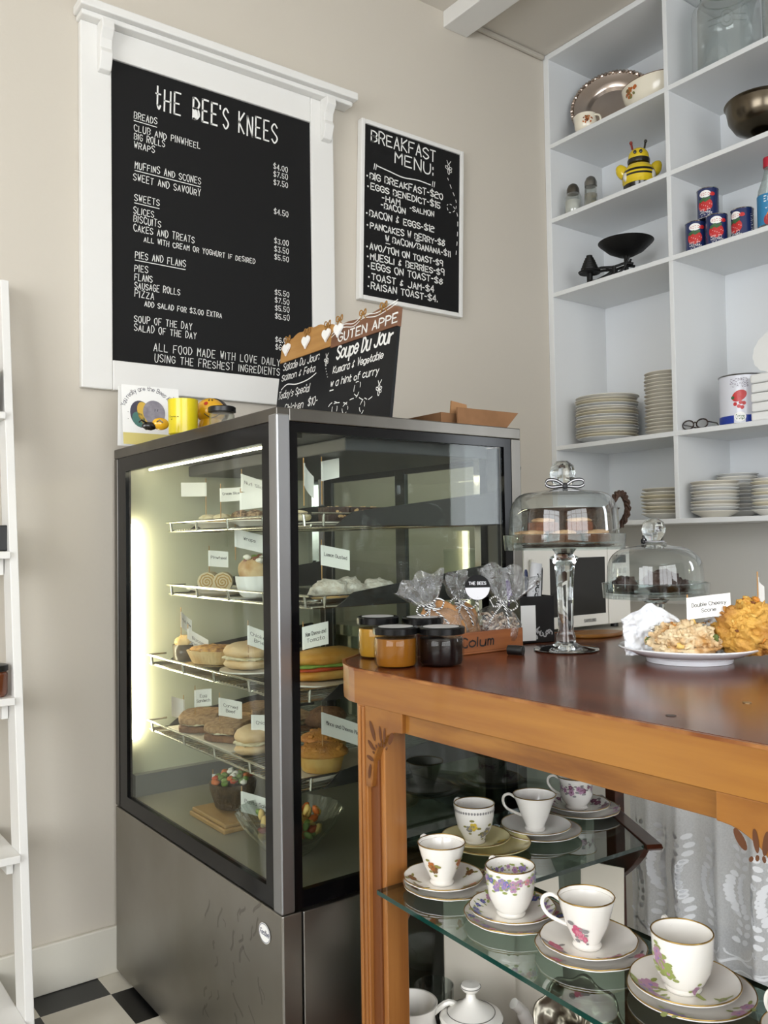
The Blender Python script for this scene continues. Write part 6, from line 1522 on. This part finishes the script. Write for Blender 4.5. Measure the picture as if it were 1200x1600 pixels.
# cake stands with domes
def ribbon_bow(par, c, s, ang):
    ca, sa = math.cos(ang), math.sin(ang); k = MB()
    for sx in (-1, 1):
        pts = spl([(0, 0), (sx*.5, .28), (sx*1.0, .30), (sx*1.12, .08), (sx*.8, -.05), (sx*.3, -.02), (0, 0)], 5)
        for j in range(3):
            k.slot(j % 2).tube([(c[0]+s*u*ca, c[1]+s*u*sa, c[2]+s*v*1.15+.0022*(j-1)) for u, v in pts], .0014, 5)
    k.slot(0).blob((c[0], c[1], c[2]), (.012, .012, .014), .1, 3, 10, 8)
    return k
band_k = mat('ribbon_black', '16161c', .5); band_w = mat('ribbon_white', 'e4e4e8', .5)
stand_glass = solid_glass('stand_glass', 'f3f8f8', 1.47)
def cake_stand(x, y, zp, pr, label):
    t = thing('cake_stand', label, 'cake stand', (x, y, TZ))
    h = zp-TZ
    MB().lathe([(0, .001), (.060, .0), (.068, .002), (.066, .005), (.03, .010), (.020, .016), (.020, .03), (.016, .04), (.0165, h*.55), (.021, h*.82), (.030, h*.90), (.018, h*.93), (.026, h*.985), (.0, h*.985)], 40).build('stem', stand_glass, t)
    MB().lathe([(0, h), (pr*.97, h), (pr, h-.006), (pr+.002, h+.026), (pr-.002, h+.027), (pr-.004, h+.006), (0, h+.006)], 64).build('plate', thin_glass('stand_plate_glass', 'f1f6f6', .05, .9, power=2.4), t)
    return t
def dome(x, y, z, r, h, sh, label, knob, bow_ang, bow_s):
    t = thing('cake_dome', label, 'cake dome', (x, y, z))
    pr_ = [(r, 0), (r*1.005, .004), (r, h*.30), (r*.985, h*.50)]+[(r*(.985-sh*(1-math.cos(q))), h*(.50+.42*math.sin(q))) for q in [PI/2*k/7 for k in range(1, 8)]]
    r_e = pr_[-1][0]; pr_ += [(r_e*.6, h*.955), (.028, h*.985), (.021, h*1.02)]
    MB().lathe(pr_, 64, cap=False).build('bell', thin_glass('dome_glass', 'f5f9f9', .07, .95, power=2.6), t)
    MB().ring(r, .002, .0022, 64).build('rim', thin_glass('dome_rim', 'e6eeee', .3, .7, power=1.2), t)
    MB().lathe([(0, h*1.0), (.016, h*1.0), (.016, h*1.02), (knob*.8, h*1.02+knob*.35), (knob, h*1.02+knob*.95), (knob*.85, h*1.02+knob*1.6), (knob*.45, h*1.02+knob*1.95), (0, h*1.02+knob*2)], 36).build('knob', stand_glass, t)
    k = ribbon_bow(t, (-.020*math.cos(bow_ang)*0+.022*math.cos(bow_ang-PI/2), .022*math.sin(bow_ang-PI/2), h*1.03), bow_s, bow_ang)
    k.slot(0).lathe([(.0215, h*1.010), (.0222, h*1.018)], 30, cap=False).slot(1).lathe([(.0222, h*1.018), (.0225, h*1.030)], 30, cap=False).slot(0).lathe([(.0225, h*1.030), (.0215, h*1.038)], 30, cap=False)
    k.build('ribbon', [band_k, band_w], t)
    return t
ps_ = at(885, 1016, 'Z', ZT); sx_, sy_ = ps_.x, ps_.y
ZP1 = 1.183
cake_stand(sx_, sy_, ZP1, .125, 'tall clear glass cake stand with a rimmed plate, next to the pen holder')
dome(sx_, sy_, ZP1+.0062, .1145, .118, .32, 'low wide glass dome with a ribbon bow, over the caramel slices', .028, math.radians(-36), .036)
cake_m = mat('slice_biscuit', '855338', .8, col2='663b25', scale=60, bump=.4, bscale=160); cake_t = mat('slice_topping', 'c7a37b', .75, col2='a47b54', scale=50, bump=.4, bscale=140)
def brownie(x, y, z, rz, lab, s=1):
    t = thing('caramel_slice', lab, 'slice', (x, y, z), rz, 'slices under the tall glass dome')
    MB().box(-.032*s, .032*s, -.026*s, .026*s, 0, .020).build('base', cake_m, t, bevel=.003)
    MB().blob((0, 0, .023), (.062*s, .05*s, .012), .25, 6, 18, 8, seed=int(x*999)).build('topping', cake_t, t)
zz = ZP1+.0065      # on the stand's plate
vx, vy = math.cos(-YAW), math.sin(-YAW)      # sideways direction of the room as seen from the counter
fx, fy = math.sin(YAW), math.cos(YAW)
for i, (a, b_, z, lab) in enumerate(((-.072, -.035, 0, 'left of the front row'), (-.010, -.062, 0, 'middle of the front row'), (.062, -.035, 0, 'right of the front row'), (-.075, .035, 0, 'back left'), (.0, .03, 0, 'back middle'), (.07, .04, 0, 'back right'), (-.045, -.01, .026, 'upper left, lying on two others'), (.03, -.012, .026, 'upper right, lying on two others'))):
    brownie(sx_+vx*a+fx*b_, sy_+vy*a+fy*b_, zz+z, -YAW+.35*math.sin(i*2.3), 'caramel slice under the tall glass dome, '+lab, .82)
pd = at(1016, 940, 'Z', 1.086)
d2x, d2y = 1.615, 1.185
cake_stand(d2x, d2y, 1.075, .112, 'shorter glass cake stand behind the scone plate')
dome(d2x, d2y, 1.0812, .102, .108, .55, 'taller bell shaped glass dome over the chocolate cake', .026, math.radians(-140), .026)
for i, (a, b_, sc, lab) in enumerate(((.01, -.02, 1, 'dark chocolate brownie heap at the front under the bell dome'), (-.06, .02, .7, 'dark chocolate brownie at the left under the bell dome'), (.055, .01, .6, 'flat dark brownie at the right under the bell dome'))):
    tag(MB().blob((0, 0, .020*sc), (.085*sc, .07*sc, .055*sc), .35, 4, 22, 14, seed=i+3, flat=-.75).build('brownie', choc, loc=(d2x+vx*a+fx*b_, d2y+vy*a+fy*b_, 1.0815)), lab, 'brownie', 'brownies under the bell dome')
# scone plate
pz = at(1076, 1030, 'Z', ZT); qx, qy = pz.x-.02, pz.y-.015
sp_ = MB().lathe([(0, .003), (.07, .003), (.074, 0), (.078, .0), (.080, .008), (.10, .014), (.128, .026), (.1295, .028), (.127, .030), (.098, .019), (.076, .012), (0, .011)], 72).build('scone_plate', mat('glazed_white', 'e6e8ee', .1, coat=.5), loc=(qx, qy, TZ))
tag(sp_, 'wide white plate of scones on the counter', 'plate')
scone_m = mat('scone_crust', 'e8d3ad', .75, col2='c3904f', scale=26, lo=.45, hi=.66, bump=.9, bscale=70)
scone_y = mat('cheese_crust', 'dba94e', .6, col2='9c6226', scale=16, lo=.38, hi=.7, bump=1.0, bscale=60)
def pos(a, b_): return (qx+vx*a+fx*b_, qy+vy*a+fy*b_)
def scone(a, b_, d, m_, lab, bits, seed, z=.012):
    x, y = pos(a, b_); t = thing('scone', lab, 'scone', (x, y, TZ+z), -YAW)
    MB().blob((0, 0, d[2]*.42), d, .28, 3.2, 72, 46, seed=seed, flat=-.72, fine=.06).build('crumb', m_, t)
    mb = MB(); rn = random.Random(seed)
    for k in range(170):
        th = rn.uniform(0, 1.75); p_ = rn.uniform(0, 6.28); v = Vector((math.sin(th)*math.cos(p_), math.sin(th)*math.sin(p_), math.cos(th)))
        q = 1+.28*noise.noise(v*3.2+Vector((seed*3.1, seed*1.7, seed)))+.14*noise.noise(v*3.2*2.3+Vector((seed, 0, 9)))
        big = k < 40
        mb.slot(k % len(bits) if big else len(bits)).blob((v.x*q*d[0]/2, v.y*q*d[1]/2, d[2]*.42+v.z*q*d[2]/2), (rn.uniform(.006, .017), rn.uniform(.006, .014), rn.uniform(.004, .010)), .5, 4, 8, 6, seed=k, rot=(rn.random()*3, rn.random()*3, 0))
    mb.build('baked_cheese', bits+[m_], t)
melt = mat('melted_cheese', 'c9822e', .45); melt2 = mat('pale_cheese', 'e2bd6a', .5); herb = mat('herb_green', '5b6a33', .7)
scone(-.025, -.052, (.115, .10, .068), scone_m, 'pale double cheesy scone at the front of the plate under the long flag', [melt, melt2, scone_m, scone_m, herb, scone_m], 3)
scone(.095, -.045, (.115, .11, .105), scone_y, 'large golden cheese scone at the right of the plate', [melt, melt2, scone_y, mat('browned_cheese', '70401a', .6)], 6)
scone(.055, .045, (.10, .085, .055), scone_y, 'dark topped scone behind the others in white paper', [melt, mat('browned_cheese', '70401a', .6)], 8)
tissue = mat('tissue_paper', 'eaecf0', .75); 
def napkin(a, b_, w, h, rz, lab, seed, lean=.35, m_=tissue):
    x, y = pos(a, b_); mb = MB(); nu, nv = 40, 32
    for j in range(nv+1):
        for i in range(nu+1):
            u, v = i/nu-.5, j/nv
            mb.v.append((u*w*(1+.15*v), .05*abs(u)**1.2*-1.5+lean*h*v+.024*noise.noise(Vector((u*6, v*5, seed)))*(0.2+v)+.017*abs(noise.noise(Vector((u*11, v*9, seed+5))))+.006*noise.noise(Vector((u*27, v*25, seed))), h*v*(1-.30*abs(u)*2*v+.1*noise.noise(Vector((u*5, 0, seed))))))
    for j in range(nv):
        for i in range(nu): mb.f.append((j*(nu+1)+i, j*(nu+1)+i+1, (j+1)*(nu+1)+i+1, (j+1)*(nu+1)+i)); mb.mi.append(0)
    o = mb.build('paper_napkin', m_, loc=(x, y, TZ+.0135), solid=.0005, angle=180); o.rotation_euler = (0, 0, rz)
    return tag(o, lab, 'napkin')
napkin(-.070, -.006, .095, .096, -YAW-.35, 'crumpled white paper napkin fanned up at the left of the scone plate', 2, .1)
napkin(-.045, -.002, .075, .070, -YAW+.25, 'white scone paper standing just behind the pale scone', 4, .05, paper)
napkin(.028, -.005, .085, .056, -YAW-.3, 'folded white paper between the two front scones', 6, .2, paper)
napkin(.10, .045, .10, .085, -YAW, 'crumpled white paper behind the golden scone', 8, .2)
x, y = pos(-.018, -.05)
p_ = at(1067, 985, 'X', x)
flag((x, y, TZ+.072), .050, .078, .040, 1, ['Double Cheesy', 'Scone'], 'long white flag reading Double Cheesy Scone in the pale scone', -38, 6, stick_up=.006)
x, y = pos(.112, -.05)
flag((x, y, TZ+.108), .050, .055, .042, 1, [], 'folded white flag in the golden scone at the right photo edge', 20, -20, stick_up=.01)
x, y = pos(-.052, -.01)
tag(MB().tube([(0, 0, 0), (.001, 0, .05)], .0016, 6).build('toothpick', stick_m, loc=(x, y, TZ+.035)), 'bare wooden toothpick standing in the papers on the scone plate', 'toothpick')
# wooden serving board at the far end and a coin-like nick in the counter top
pw = at(955, 996, 'Z', ZT)
tag(MB().prism([(.075*math.cos(2*PI*k/36), .045*math.sin(2*PI*k/36)) for k in range(36)], lambda u, v, w: (u, v, w), 0, .009).build('serving_board', mat('board_honey', 'a5712f', .35, col2='8a5820', scale=8), loc=(1.66, 1.385, TZ), bevel=.003), 'small honey coloured wooden board at the far end of the counter', 'board')
MB().lathe([(.0, .0), (.007, 0), (.007, .0006), (0, .0006)], 20).build('knot', mat('knot_dark', '2a140b', .4), cc_, loc=(.985-ox, .703-oy, ZT))
MB().lathe([(.0, .0), (.006, 0), (.006, .0008), (0, .0008)], 20).build('screw_head', mat('screw_metal', '8f7b5c', .35, 1), cc_, loc=(1.141-ox, .689-oy, ZT))
